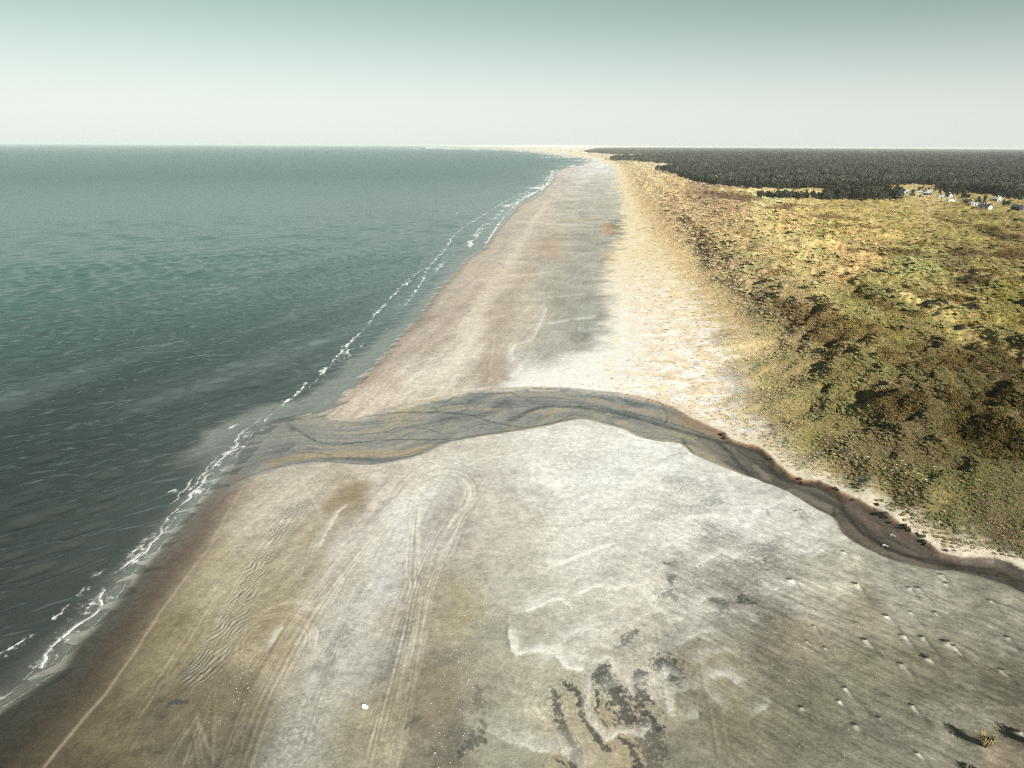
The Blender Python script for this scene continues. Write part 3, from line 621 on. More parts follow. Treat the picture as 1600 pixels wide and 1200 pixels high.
    for p, q, r in TUFTS:
        ln, st_, hd = tr_.uniform(0.5, 1.0) * r, tr_.uniform(0.35, 0.95), tr_.uniform(0.7, 1.2)
        idx, kk, al_ = stroke_mask(X + 0.25 * jx, Y + 0.25 * jy, [(p, q + 1), (p + 11 * ln, q + 10 * ln * hd), (p + 26 * ln, q + 25 * ln * hd)], 0.34 * r, 1.0)
        kk = kk * sm(1.0, 0.1, al_ / (2.9 * ln)) * (1 + 0.9 * tn[idx])
        mixto(col, idx, np.clip(kk * st_ * 0.8, 0, 1), (228, 224, 210))
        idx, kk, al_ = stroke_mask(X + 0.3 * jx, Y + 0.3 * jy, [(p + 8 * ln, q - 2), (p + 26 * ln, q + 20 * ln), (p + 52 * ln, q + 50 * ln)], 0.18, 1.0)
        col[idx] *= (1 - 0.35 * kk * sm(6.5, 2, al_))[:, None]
    # diagonal wind-scour on the right-hand flat
    wu, wvv = (X * 0.72 - Y * 0.69), (X * 0.69 + Y * 0.72)
    scour = (fbm(wvv / 0.8, wu / 6.5, 4, 0.65) + 0.6 * fbm(wvv / 0.30, wu / 2.2, 3, 0.7)) * sm(6, 34, X) * sm(112, 84, Y) * (v < -8)
    col *= np.clip(1 + 0.62 * scour, 0.4, 1.7)[:, None]
    spk = sm(0.34, 0.60, fbm(wvv / 0.6 + 31, wu / 1.5, 3, 0.6)) * sm(8, 40, X) * sm(120, 90, Y)
    col = col * (1 - 0.5 * spk[:, None]) + np.minimum(col * 1.6, alb((226, 222, 208))) * 0.5 * spk[:, None]
    dks = sm(0.36, 0.62, fbm(wvv / 0.7 - 61, wu / 1.7, 3, 0.6)) * sm(8, 44, X) * sm(120, 90, Y)
    col *= (1 - 0.4 * dks)[:, None]

    # white sand at the foot of the dunes
    P = WHITE
    dW, _ = pdist(X, Y, P)
    sw = dW * side(X, Y, P)
    warp = 8 * fbm(X / 12, Y / 9, 4, 0.6) * np.clip(dist / 220, 0.6, 4)
    north = (~f['in']) & ((side(X, Y, NB) > 0) | (Y > 150) | (v > -25))
    nbs = f['dn'] < f['ds']
    isn = (Y > 175) | (nbs & ~f['in'])
    wmask = sm(-3, 9, sw + warp) * sm(34, 14, v + 0.7 * warp) * isn
    wc = alb((246, 243, 235)) * (1 + 0.10 * mott + 0.06 * tn)[:, None]
    farw = sm(150, 420, Y)[:, None]
    wc = wc * (1 - farw) + alb((238, 226, 196)) * farw * (1 + 0.15 * mott)[:, None]
    yel = sm(-0.25, 0.30, fbm(X / 5, Y / 5, 4, 0.7) + 0.25 * tn) * sm(-46, -10, v + warp) * 0.72
    wc = wc * (1 - yel[:, None]) + alb((232, 205, 150)) * yel[:, None]
    col = col * (1 - wmask[:, None]) + wc * wmask[:, None]
    # dunes
    dc = idw(*to_pixel(X + wx, Y + wy, np.full_like(X, 4.0)), DUNE_SAMPLES).astype(np.float64)
    lightfoot = (sm(26, -6, v + warp) * (0.12 + 0.38 * sm(130, 200, Y)))[:, None]
    dc = dc * (1 - lightfoot) + alb((222, 202, 160)) * lightfoot
    foot = (sm(70, 5, v + warp) * sm(190, 300, Y) * 0.55)[:, None]
    dc = dc * (1 - foot) + alb((212, 184, 140)) * foot
    pl_ = 1 - 0.55 * sm(95, 190, v)
    dc *= np.clip(1 + 0.45 * mott * pl_ + 0.30 * patch + 0.75 * tn * pl_ + 0.5 * fbm(X / 1.1 + 9, Y / 1.1, 3, 0.7), 0.35, 1.8)[:, None]
    olv = np.clip(fbm(X / 7 + 3, Y / 7, 3) * 1.5, -0.5, 0.5); dc[:, 0] *= 1 - 0.10 * olv; dc[:, 2] *= 1 - 0.15 * olv
    for pts, w, rgb, a in SAND_TAN:
        idx, kk, _ = stroke_mask(X + 2 * mott, Y + 3 * mott, pts, w, 0.8, z=5)
        mixto(dc, idx, kk * a, rgb)
    vm = sm(-9, 9, v + 0.9 * warp + 6 * tn)
    for pts, w in HEATH:
        idx, kk, _ = stroke_mask(X + 4 * mott, Y + 6 * mott, pts, w, 0.8, z=5)
        mixto(dc, idx, kk * 0.85, (88, 73, 56))
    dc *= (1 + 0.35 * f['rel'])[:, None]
    swathe = fbm(X / 45 + 2, Y / 70, 3)
    dc *= (1 + 0.45 * swathe * sm(60, 160, v) + 0.28 * sm(0.02, 0.28, fbm(X / 24 + 13, Y / 34, 3)) * sm(20, 60, v))[:, None]
    flo = in_forest(X, Y)
    dc[flo] = dc[flo] * 0.25 + alb((78, 74, 58)) * 0.75
    col = col * (1 - vm[:, None]) + dc * 1.16 * vm[:, None]
    # bare pale sand along the undercut north bank
    nst = sm(4.2, 1.6, f['dn'] + 1.3 * mott + 0.8 * wob) * ((f['dn'] < f['ds']) & ~f['in']) * sm(25, 40, X) * 0.85
    col = col * (1 - nst[:, None]) + alb((226, 214, 190)) * nst[:, None] * (1 + 0.5 * tn + 0.3 * mott)[:, None]
    # everything round the mouth lies under a film of water
    mx_, my_ = ground_at(425, 690, 0.3)
    mk = np.exp(-(np.hypot((X - mx_) / 13.0, (Y - my_) / 17.0)) ** 3) * (f['in'] | (s < 6))
    col = col * (1 - mk[:, None]) + alb((150, 151, 147)) * mk[:, None] * (1 + 0.3 * st)[:, None]
    wet = np.maximum(wet, mk * 0.7)
    # the stream bed
    sgn_in = np.where(f['in'], 1.0, -1.0) * np.minimum(f['dn'], f['ds'])
    kin = sm(-0.55, 0.55, sgn_in) * sm(-1.0, 14.0, s)
    m = np.nonzero(kin > 0.003)[0]
    if len(m):
        sub = {k_: f[k_][m] for k_ in ('dn', 'ds', 'u')}
        vv, b1, b2 = braids(sub, X[m], Y[m])
        u = sub['u']
        up = sm(40, 85, X[m])[:, None]
        up = sm(30, 52, X[m])[:, None]
        dark = alb((108, 111, 112)) * (1 - up) + alb((58, 53, 48)) * up
        grey = alb((164, 165, 161)) * (1 - up) + alb((98, 90, 81)) * up
        tan_ = alb((190, 181, 158)) * (1 - up) + alb((126, 115, 102)) * up
        t = (b1 * 0.40 + b2 * 0.45)
        flow = -0.25 + 0.9 * np.exp(-((vv - (0.55 + 0.28 * np.sin(u / 19.0 + 0.6))) / 0.24) ** 2)      # where the flow runs
        t = t - flow * 0.25 + 0.02
        mouth = sm(34, 8, u)
        t = t - 0.06 * mouth
        t = t[:, None]
        c = np.where(t < 0, grey + (dark - grey) * np.clip(-t / 0.60, 0, 1), grey + (tan_ - grey) * np.clip(t / 0.35, 0, 1))
        for q_, (fu, fv, ph_, wd_, st_) in enumerate([(15, 8, 11, 0.05, 0.45), (24, 4, 31, 0.035, 0.5), (11, 13, 57, 0.07, 0.35), (19, 6, 83, 0.03, 0.5), (30, 3, 91, 0.022, 0.55)]):
            vw = vv + 0.20 * fbm(u / 17 + 5 * q_, vv * 1.5 + q_, 2)
            e_ = np.abs(perlin(u / fu + (2 - q_) * vw, vw * fv + ph_ + 0.4 * np.sin(u / 13 + q_)))
            lim = sm(-0.1, 0.25, fbm(u / 14 + q_ * 9, vv * 3, 2))
            fil = (sm(wd_ * 2.2, 0.0, e_) * lim * st_)[:, None]
            c = c * (1 - 0.55 * fil) + dark * 0.55 * 0.55 * fil
        c = c * (1 + 0.12 * fbm(X[m] / 0.8, Y[m] / 0.8, 3))[:, None]
        # tan bars along the edges
        edge = (sm(3.2, 0.6, sub['ds']) * sm(35, 48, u) * (1 - up[:, 0]))[:, None] * 0.75
        c = c * (1 - edge) + alb((178, 164, 134)) * edge
        org = (np.exp(-((sub['dn'] - 0.2) / 0.35) ** 2) * sm(18, 30, X[m]) * sm(75, 52, X[m]) * 0.8)[:, None]
        c = c * (1 - org) + alb((176, 122, 70)) * org
        org2 = (np.exp(-((sub['dn'] - 0.3) / 0.45) ** 2) * sm(20, 8, X[m]) * sm(-45, -30, X[m]) * 0.5)[:, None]
        c = c * (1 - org2) + alb((205, 175, 130)) * org2
        kin_ = kin[m][:, None]
        col[m] = col[m] * (1 - kin_) + c * kin_
        wet[m] = np.maximum(wet[m], 0.7 * kin[m])
    for pts, w, rgb, a in STREAM_BARS:
        idx, kk, _ = stroke_mask(X + 0.35 * jx, Y + 0.45 * jy, pts, w, 0.45, z=0.5)
        mixto(col, idx, kk * a * kin[idx], rgb)
    for pts, w, a in STREAM_DARK:
        idx, kk, _ = stroke_mask(X + 0.22 * jx, Y + 0.28 * jy, pts, w * 1.1, 0.8, z=0.5)
        upx = sm(30, 52, X[idx])[:, None]
        mixto(col, idx, kk * a * kin[idx] * (0.75 + 0.7 * mott[idx]).clip(0.2, 1), alb((58, 61, 63)) * (1 - upx) + alb((44, 36, 30)) * upx)
    # damp shoulders of the channel
    dmin = np.minimum(f['dn'], f['ds'])
    sh = np.where(f['in'], 0, sm(2.8, 0.4, f['ds'] + 0.4 * wob) * sm(55, 80, X) * 0.45)
    col = col * (1 - sh[:, None]) + col * np.array([0.74, 0.70, 0.62]) * sh[:, None]
    return np.clip(col, 0.004, 0.82), wet, vm, wmask

def relief(X, Y):
    """the small relief that goes with the drifts, ripples and tufts"""
    z = np.zeros_like(X)
    for pts, w, a in WHITE_RIDGES:
        if w > 2: continue
        idx, kk = drift_mask(X, Y, pts, w, 0.3)
        z[idx] = np.maximum(z[idx], kk * a * min(0.16, 0.18 * w))
    for pts, w, a in RIPPLES:
        idx, kk, _ = stroke_mask(X, Y, pts, w, 0.5)
        ph = (0.95 * X[idx] - 0.42 * Y[idx]) * 2 * np.pi / 0.62 + 13.0 * fbm(X[idx] / 4.5, Y[idx] / 4.5, 3)
        z[idx] -= kk * a * 0.11 * (0.5 + 0.5 * np.sin(ph))
    for p, q, r in TUFTS + [(1535, 1172, 2.4), (1612, 1172, 2.4)]:
        cx, cy = ground_at(p, q, 0.9)
        d = np.hypot(X - cx, Y - cy)
        z += 0.28 * r * np.exp(-(d / (0.55 * r)) ** 2)
    return z

# ------------------------------------------------------------------ mesh helpers
def mesh_np(name, verts, faces, k=4, smooth=True):
    me = bpy.data.meshes.new(name)
    nv, nf = len(verts), len(faces)
    me.vertices.add(nv); me.loops.add(nf * k); me.polygons.add(nf)
    me.vertices.foreach_set('co', np.ascontiguousarray(verts, np.float32).ravel())
    me.loops.foreach_set('vertex_index', np.ascontiguousarray(faces, np.int32).ravel())
    me.polygons.foreach_set('loop_start', np.arange(0, nf * k, k, dtype=np.int32))
    me.polygons.foreach_set('use_smooth', np.full(nf, smooth, bool))
    me.update(calc_edges=True)
    me.validate()
    return me
def attr_f(me, name, a):
    t = me.attributes.new(name, 'FLOAT', 'POINT'); t.data.foreach_set('value', np.ascontiguousarray(a, np.float32))
def attr_c(me, name, a):
    t = me.attributes.new(name, 'FLOAT_COLOR', 'POINT')
    t.data.foreach_set('color', np.ascontiguousarray(np.concatenate([a, np.ones((len(a), 1))], 1), np.float32).ravel())
def link(name, me, mats, parent=None):
    o = bpy.data.objects.new(name, me); C.objects.link(o)
    for m in (mats if isinstance(mats, (list, tuple)) else [mats]):
        if m is not None and m.name not in [x.name for x in me.materials if x]:
            me.materials.append(m)
    if parent: o.parent = parent
    return o
def tag(o, label=None, cat=None, group=None, kind=None):
    if label: o['label'] = label
    if cat: o['category'] = cat
    if group: o['group'] = group
    if kind: o['kind'] = kind
    return o
def empty(name, loc, rz=0.0):
    o = bpy.data.objects.new(name, None); C.objects.link(o)
    o.location = loc; o.rotation_euler = (0, 0, rz); o.empty_display_size = 0.3
    return o

# ------------------------------------------------------------------ materials
def new_mat(name):
    m = bpy.data.materials.new(name); m.use_nodes = True
    nt = m.node_tree
    return m, nt.nodes, nt.links, nt.nodes['Principled BSDF']
def plain(name, rgb, rough=0.8, var=0.12, scale=2.0, spec=0.3):
    m, n, l, p = new_mat(name)
    tc = n.new('ShaderNodeTexCoord'); nz = n.new('ShaderNodeTexNoise'); nz.inputs['Scale'].default_value = scale; nz.inputs['Detail'].default_value = 4
    mr = n.new('ShaderNodeMapRange'); mr.inputs['To Min'].default_value = 1 - var * 2; mr.inputs['To Max'].default_value = 1 + var * 2
    mx = n.new('ShaderNodeMix'); mx.data_type = 'RGBA'; mx.blend_type = 'MULTIPLY'; mx.inputs[0].default_value = 1
    mx.inputs[6].default_value = (*rgb, 1)
    l.new(tc.outputs['Object'], nz.inputs['Vector']); l.new(nz.outputs['Fac'], mr.inputs['Value']); l.new(mr.outputs[0], mx.inputs[7])
    l.new(mx.outputs[2], p.inputs['Base Color'])
    p.inputs['Roughness'].default_value = rough; p.inputs['Specular IOR Level'].default_value = spec
    return m

def ground_material():
    m, n, l, p = new_mat('sand_and_dune_ground')
    a = n.new('ShaderNodeAttribute'); a.attribute_name = 'col'
    w = n.new('ShaderNodeAttribute'); w.attribute_name = 'wet'
    v = n.new('ShaderNodeAttribute'); v.attribute_name = 'veg'
    tc = n.new('ShaderNodeTexCoord')
    n1 = n.new('ShaderNodeTexNoise'); n1.inputs['Scale'].default_value = 4.5; n1.inputs['Detail'].default_value = 6; n1.inputs['Roughness'].default_value = 0.7
    n2 = n.new('ShaderNodeTexNoise'); n2.inputs['Scale'].default_value = 0.9; n2.inputs['Detail'].default_value = 8; n2.inputs['Roughness'].default_value = 0.72
    l.new(tc.outputs['Object'], n1.inputs['Vector']); l.new(tc.outputs['Object'], n2.inputs['Vector'])
    r1 = n.new('ShaderNodeMapRange'); r1.inputs['From Min'].default_value = 0.32; r1.inputs['From Max'].default_value = 0.68; r1.inputs['To Min'].default_value = 0.74; r1.inputs['To Max'].default_value = 1.24
    r2 = n.new('ShaderNodeMapRange'); r2.inputs['From Min'].default_value = 0.32; r2.inputs['From Max'].default_value = 0.68; r2.inputs['To Min'].default_value = 0.78; r2.inputs['To Max'].default_value = 1.22
    l.new(n1.outputs['Fac'], r1.inputs['Value']); l.new(n2.outputs['Fac'], r2.inputs['Value'])
    mu = n.new('ShaderNodeMath'); mu.operation = 'MULTIPLY'; l.new(r1.outputs[0], mu.inputs[0]); l.new(r2.outputs[0], mu.inputs[1])
    mx = n.new('ShaderNodeMix'); mx.data_type = 'RGBA'; mx.blend_type = 'MULTIPLY'; mx.inputs[0].default_value = 1
    l.new(a.outputs['Color'], mx.inputs[6]); l.new(mu.outputs[0], mx.inputs[7]); l.new(mx.outputs[2], p.inputs['Base Color'])
    ro = n.new('ShaderNodeMapRange'); ro.inputs['To Min'].default_value = 0.95; ro.inputs['To Max'].default_value = 0.38
    l.new(w.outputs['Fac'], ro.inputs['Value']); l.new(ro.outputs[0], p.inputs['Roughness'])
    sp = n.new('ShaderNodeMapRange'); sp.inputs['To Min'].default_value = 0.12; sp.inputs['To Max'].default_value = 0.42
    l.new(w.outputs['Fac'], sp.inputs['Value']); l.new(sp.outputs[0], p.inputs['Specular IOR Level'])
    b = n.new('ShaderNodeBump'); b.inputs['Strength'].default_value = 0.45; b.inputs['Distance'].default_value = 0.12
    l.new(n2.outputs['Fac'], b.inputs['Height']); l.new(b.outputs[0], p.inputs['Normal'])
    return m

def schlick(n, l, normal=None):
    """mirror share of a water skin, the same from above and below"""
    g = n.new('ShaderNodeNewGeometry')
    d = n.new('ShaderNodeVectorMath'); d.operation = 'DOT_PRODUCT'
    l.new(g.outputs['Incoming'], d.inputs[0]); l.new(normal if normal else g.outputs['Normal'], d.inputs[1])
    a = n.new('ShaderNodeMath'); a.operation = 'ABSOLUTE'; l.new(d.outputs['Value'], a.inputs[0])
    b = n.new('ShaderNodeMath'); b.operation = 'SUBTRACT'; b.inputs[0].default_value = 1.0; b.use_clamp = True; l.new(a.outputs[0], b.inputs[1])
    c = n.new('ShaderNodeMath'); c.operation = 'POWER'; c.inputs[1].default_value = 5.0; l.new(b.outputs[0], c.inputs[0])
    e = n.new('ShaderNodeMath'); e.operation = 'MULTIPLY_ADD'; e.inputs[1].default_value = 0.95; e.inputs[2].default_value = 0.02; l.new(c.outputs[0], e.inputs[0])
    return e.outputs[0]

def sea_material():
    m, n, l, p = new_mat('sea_water')
    a = n.new('ShaderNodeAttribute'); a.attribute_name = 'col'
    fo = n.new('ShaderNodeAttribute'); fo.attribute_name = 'foam'
    sh = n.new('ShaderNodeAttribute'); sh.attribute_name = 'clear'
    cl = n.new('ShaderNodeAttribute'); cl.attribute_name = 'calm'
    tc = n.new('ShaderNodeTexCoord')
    mp = n.new('ShaderNodeMapping'); mp.inputs['Rotation'].default_value = (0, 0, math.radians(-30)); mp.inputs['Scale'].default_value = (0.35, 1.0, 1.0)
    l.new(tc.outputs['Object'], mp.inputs['Vector'])
    n1 = n.new('ShaderNodeTexNoise'); n1.inputs['Scale'].default_value = 0.42; n1.inputs['Detail'].default_value = 7; n1.inputs['Roughness'].default_value = 0.62; n1.inputs['Distortion'].default_value = 0.4
    n2 = n.new('ShaderNodeTexNoise'); n2.inputs['Scale'].default_value = 0.09; n2.inputs['Detail'].default_value = 3
    l.new(mp.outputs[0], n1.inputs['Vector']); l.new(mp.outputs[0], n2.inputs['Vector'])
    ad = n.new('ShaderNodeMath'); ad.operation = 'MULTIPLY_ADD'; ad.inputs[1].default_value = 0.6
    l.new(n2.outputs['Fac'], ad.inputs[0]); l.new(n1.outputs['Fac'], ad.inputs[2])
    b = n.new('ShaderNodeBump'); b.inputs['Distance'].default_value = 0.75
    l.new(ad.outputs[0], b.inputs['Height'])
    l.new(cl.outputs['Fac'], b.inputs['Strength'])
    l.new(b.outputs[0], p.inputs['Normal'])
    l.new(a.outputs['Color'], p.inputs['Base Color'])
    p.inputs['Roughness'].default_value = 0.16
    p.inputs['IOR'].default_value = 1.33
    sn = n.new('ShaderNodeAttribute'); sn.attribute_name = 'sheen'; l.new(sn.outputs['Fac'], p.inputs['Specular IOR Level'])
    # foam broken into bubbles
    n3 = n.new('ShaderNodeTexNoise'); n3.inputs['Scale'].default_value = 2.2; n3.inputs['Detail'].default_value = 6; n3.inputs['Roughness'].default_value = 0.75
    l.new(tc.outputs['Object'], n3.inputs['Vector'])
    s1 = n.new('ShaderNodeMath'); s1.operation = 'MULTIPLY_ADD'; s1.inputs[1].default_value = 1.15; s1.inputs[2].default_value = -0.575
    l.new(n3.outputs['Fac'], s1.inputs[0])
    s2 = n.new('ShaderNodeMath'); s2.operation = 'ADD'; l.new(fo.outputs['Fac'], s2.inputs[0]); l.new(s1.outputs[0], s2.inputs[1])
    s3 = n.new('ShaderNodeMapRange'); s3.interpolation_type = 'SMOOTHSTEP'; s3.inputs['From Min'].default_value = 0.28; s3.inputs['From Max'].default_value = 1.05
    l.new(s2.outputs[0], s3.inputs['Value'])
    fd = n.new('ShaderNodeBsdfDiffuse'); fd.inputs['Color'].default_value = (0.72, 0.73, 0.70, 1)
    tr = n.new('ShaderNodeBsdfTransparent'); tr.inputs['Color'].default_value = (0.93, 0.95, 0.94, 1)
    # the upper skin still mirrors the sky where the water is clear
    gl = n.new('ShaderNodeBsdfGlossy'); gl.inputs['Roughness'].default_value = 0.25
    l.new(b.outputs[0], gl.inputs['Normal'])
    fr = schlick(n, l, b.outputs[0])
    mg = n.new('ShaderNodeMixShader'); l.new(fr, mg.inputs[0]); l.new(tr.outputs[0], mg.inputs[1]); l.new(gl.outputs[0], mg.inputs[2])
    rg = n.new('ShaderNodeAttribute'); rg.attribute_name = 'rough'
    df = n.new('ShaderNodeBsdfDiffuse'); l.new(a.outputs['Color'], df.inputs['Color']); l.new(b.outputs[0], df.inputs['Normal'])
    m0 = n.new('ShaderNodeMixShader'); l.new(rg.outputs['Fac'], m0.inputs[0]); l.new(p.outputs[0], m0.inputs[1]); l.new(df.outputs[0], m0.inputs[2])
    m1 = n.new('ShaderNodeMixShader'); l.new(sh.outputs['Fac'], m1.inputs[0]); l.new(m0.outputs[0], m1.inputs[1]); l.new(mg.outputs[0], m1.inputs[2])
    m2 = n.new('ShaderNodeMixShader'); l.new(s3.outputs[0], m2.inputs[0]); l.new(m1.outputs[0], m2.inputs[1]); l.new(fd.outputs[0], m2.inputs[2])
    l.new(m2.outputs[0], n['Material Output'].inputs['Surface'])
    return m

def stream_material():
    m, n, l, p = new_mat('stream_water')
    n.remove(p)
    tc = n.new('ShaderNodeTexCoord')
    n1 = n.new('ShaderNodeTexNoise'); n1.inputs['Scale'].default_value = 1.3; n1.inputs['Detail'].default_value = 4
    l.new(tc.outputs['Object'], n1.inputs['Vector'])
    b = n.new('ShaderNodeBump'); b.inputs['Strength'].default_value = 0.25; b.inputs['Distance'].default_value = 0.08; l.new(n1.outputs['Fac'], b.inputs['Height'])
    tr = n.new('ShaderNodeBsdfTransparent'); tr.inputs['Color'].default_value = (0.955, 0.945, 0.93, 1)
    gl = n.new('ShaderNodeBsdfGlossy'); gl.inputs['Roughness'].default_value = 0.12; l.new(b.outputs[0], gl.inputs['Normal'])
    fr = schlick(n, l, b.outputs[0])
    mg = n.new('ShaderNodeMixShader'); l.new(fr, mg.inputs[0]); l.new(tr.outputs[0], mg.inputs[1]); l.new(gl.outputs[0], mg.inputs[2])
    l.new(mg.outputs[0], n['Material Output'].inputs['Surface'])
    return m

def leaf_material(name, use_tint=True, rgb=(0.1, 0.1, 0.05), var=0.35):
    m, n, l, p = new_mat(name)
    if use_tint:
        a = n.new('ShaderNodeAttribute'); a.attribute_type = 'INSTANCER'; a.attribute_name = 'tint'; src = a.outputs['Color']
    else:
        c = n.new('ShaderNodeRGB'); c.outputs[0].default_value = (*rgb, 1); src = c.outputs[0]
    sh = n.new('ShaderNodeAttribute'); sh.attribute_name = 'tone'
    oi = n.new('ShaderNodeObjectInfo')
    mr = n.new('ShaderNodeMapRange'); mr.inputs['To Min'].default_value = 1 - var; mr.inputs['To Max'].default_value = 1 + var
    l.new(oi.outputs['Random'], mr.inputs['Value'])
    mu = n.new('ShaderNodeMath'); mu.operation = 'MULTIPLY'; l.new(mr.outputs[0], mu.inputs[0]); l.new(sh.outputs['Fac'], mu.inputs[1])
    mx = n.new('ShaderNodeMix'); mx.data_type = 'RGBA'; mx.blend_type = 'MULTIPLY'; mx.inputs[0].default_value = 1
    l.new(src, mx.inputs[6]); l.new(mu.outputs[0], mx.inputs[7]); l.new(mx.outputs[2], p.inputs['Base Color'])
    p.inputs['Roughness'].default_value = 0.85; p.inputs['Specular IOR Level'].default_value = 0.1
    return m

M_GROUND, M_SEA, M_STREAM = ground_material(), sea_material(), stream_material()

# ------------------------------------------------------------------ ground sheet (finer towards the place the photograph was taken from)
def polar_grid(az, phi):
    r = CAM_H / np.tan(phi)
    A, Rr = np.meshgrid(az, r)
    return (np.sin(A) * Rr), (np.cos(A) * Rr)
STEP = math.radians(0.076)
az_g = np.concatenate([np.radians(np.arange(-180, -51, 6.0)), np.arange(math.radians(-49), math.radians(48), STEP), np.radians(np.arange(54, 181, 6.0))])
phi_g = np.concatenate([np.radians([89.9, 84, 78, 72, 67, 63, 60, 57.5]), np.arange(math.radians(55.5), math.radians(0.20), -STEP * 0.98), np.radians([0.16, 0.12, 0.09, 0.06, 0.04, 0.03])])
GX, GY = polar_grid(az_g, phi_g)
shape = GX.shape
X, Y = GX.ravel().astype(np.float64), GY.ravel().astype(np.float64)
F = base_fields(X, Y)
Z = height(X, Y, F)
Z += relief(X, Y)
COL, WET, VEGM, WHT = ground_colour(X, Y, Z, F)
nr, nc = shape
I = np.arange(nr * nc).reshape(nr, nc)
quads = np.stack([I[:-1, :-1], I[:-1, 1:], I[1:, 1:], I[1:, :-1]], -1).reshape(-1, 4)
deep = F['s'] < -70
infan = (np.abs(np.arctan2(X, Y)) < math.radians(50))
drop = deep & infan & (Y > 0)
keep_q = ~(drop[quads].all(1))
def sub_mesh(name, quads, V, attrs):
    used = np.unique(quads)
    remap = np.full(len(V), -1, np.int64); remap[used] = np.arange(len(used))
    me = mesh_np(name, V[used], remap[quads])
    for k, a in attrs.items():
        (attr_c if a.ndim == 2 else attr_f)(me, k, a[used])
    return me
V = np.stack([X, Y, Z], -1)
# keep the sea floor under the far sea as a plain coarse sheet below it
me = sub_mesh('ground', quads[keep_q], V, {'col': COL, 'wet': WET, 'veg': VEGM})
ground = tag(link('ground', me, M_GROUND), kind='structure')
ground['label'] = 'pale sandy beach rising to grassy dunes'

# ------------------------------------------------------------------ stream water
sv = stream_level(F['s'])
ins = (F['s'] > -0.6) & (F['in'] | (np.minimum(F['dn'], F['ds']) < 0.25))
qs = quads[ins[quads].all(1)]
VS = np.stack([X, Y, sv - 0.015], -1)
me = sub_mesh('stream', qs, VS, {})
stream = tag(link('stream', me, M_STREAM), kind='structure')
stream['label'] = 'shallow braided stream crossing the beach to the sea'

# ------------------------------------------------------------------ sea
az_s = np.concatenate([np.radians(np.arange(-150, -50, 4.0)), np.arange(math.radians(-48), math.radians(9), STEP * 1.45)])
phi_s = np.concatenate([np.radians([75, 65, 58, 55]), np.arange(math.radians(53), math.radians(0.19), -STEP * 0.6), np.radians([0.16, 0.12, 0.09, 0.06, 0.04, 0.03])])
SX, SY = polar_grid(az_s, phi_s)
srows, scols = SX.shape
sx, sy = SX.ravel(), SY.ravel()
d, alongw = pdist(sx, sy, WATER)
ss = d * side(sx, sy, WATER)
dist = np.hypot(sx, sy)
rad_sp = (dist ** 2 + CAM_H ** 2) / CAM_H * STEP
sz = np.zeros_like(sx)
r_ = np.random.default_rng(3)
amp_sh = 0.15 + 0.85 * sm(-2, -26, ss)
gust = 1 + 0.35 * fbm(sx / 60, sy / 35, 3)
for i in range(34):
    wlng = 1.8 * 1.07 ** i * r_.uniform(0.93, 1.07)
    th = math.radians(-50 + r_.normal(0, 10))                  # travelling towards the shore
    # crests swing parallel to the shore close in
    kx, ky = math.cos(th) * 2 * math.pi / wlng, math.sin(th) * 2 * math.pi / wlng
    a = 0.030 * wlng ** 0.95 * sm(1.4, 2.6, wlng) * r_.uniform(0.6, 1.2)
    if wlng > 6.5: a *= 0.22
    k = sm(1.7, 3.2, wlng / (rad_sp * 0.55))
    ph = kx * sx + ky * sy + r_.random() * 6.28 + 1.3 * perlin(sx / (wlng * 4) + i, sy / (wlng * 4)) + 0.9 * perlin(sx / 45 + i, sy / 45)
    w_ = np.sin(ph)
    sz += k * a * (w_ + 0.32 * (w_ * w_ - 0.5) * 2) * amp_sh * gust
sz *= 0.72
# colour of the water body
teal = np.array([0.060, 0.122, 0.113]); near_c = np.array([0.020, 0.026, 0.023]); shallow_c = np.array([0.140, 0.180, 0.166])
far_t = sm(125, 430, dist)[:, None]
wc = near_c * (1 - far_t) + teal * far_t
# silt plumes drawn out along the coast
plume = sm(-0.05, 0.45, fbm((sx * 0.91 - sy * 0.40) / 26, (sx * 0.40 + sy * 0.91) / 190, 3)) * sm(-260, -30, ss)
shal = np.exp(np.minimum(ss, 0) / 16.0)
farshal = np.exp(np.minimum(ss, 0) / 120.0) * sm(150, 420, dist)
k = np.clip(0.24 * plume + 0.55 * shal + 0.58 * farshal, 0, 1)[:, None]
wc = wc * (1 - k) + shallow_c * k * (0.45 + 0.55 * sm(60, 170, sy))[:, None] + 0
swb = np.array([1.15, 1.0, 0.92]); nearbrown = (sm(-45, -5, ss) * sm(160, 60, sy))[:, None]
wc = wc * (1 - nearbrown * 0.5) + wc * swb * nearbrown * 0.5
clear = sm(-9, 0.2, ss + 1.6 * fbm(sx / 7, sy / 7, 3)) * 0.80
nsh = np.clip(8 + 3.5 * np.sin(sy / 60.0), 4, 12)
mk_ = sm(112, 132, sy)
clear = clear * (1 - mk_) + mk_ * (sm(-nsh - 5, -nsh + 2.5, ss + 3 * fbm(sx / 9, sy / 9, 3)) * 0.80 * sm(700, 300, sy))
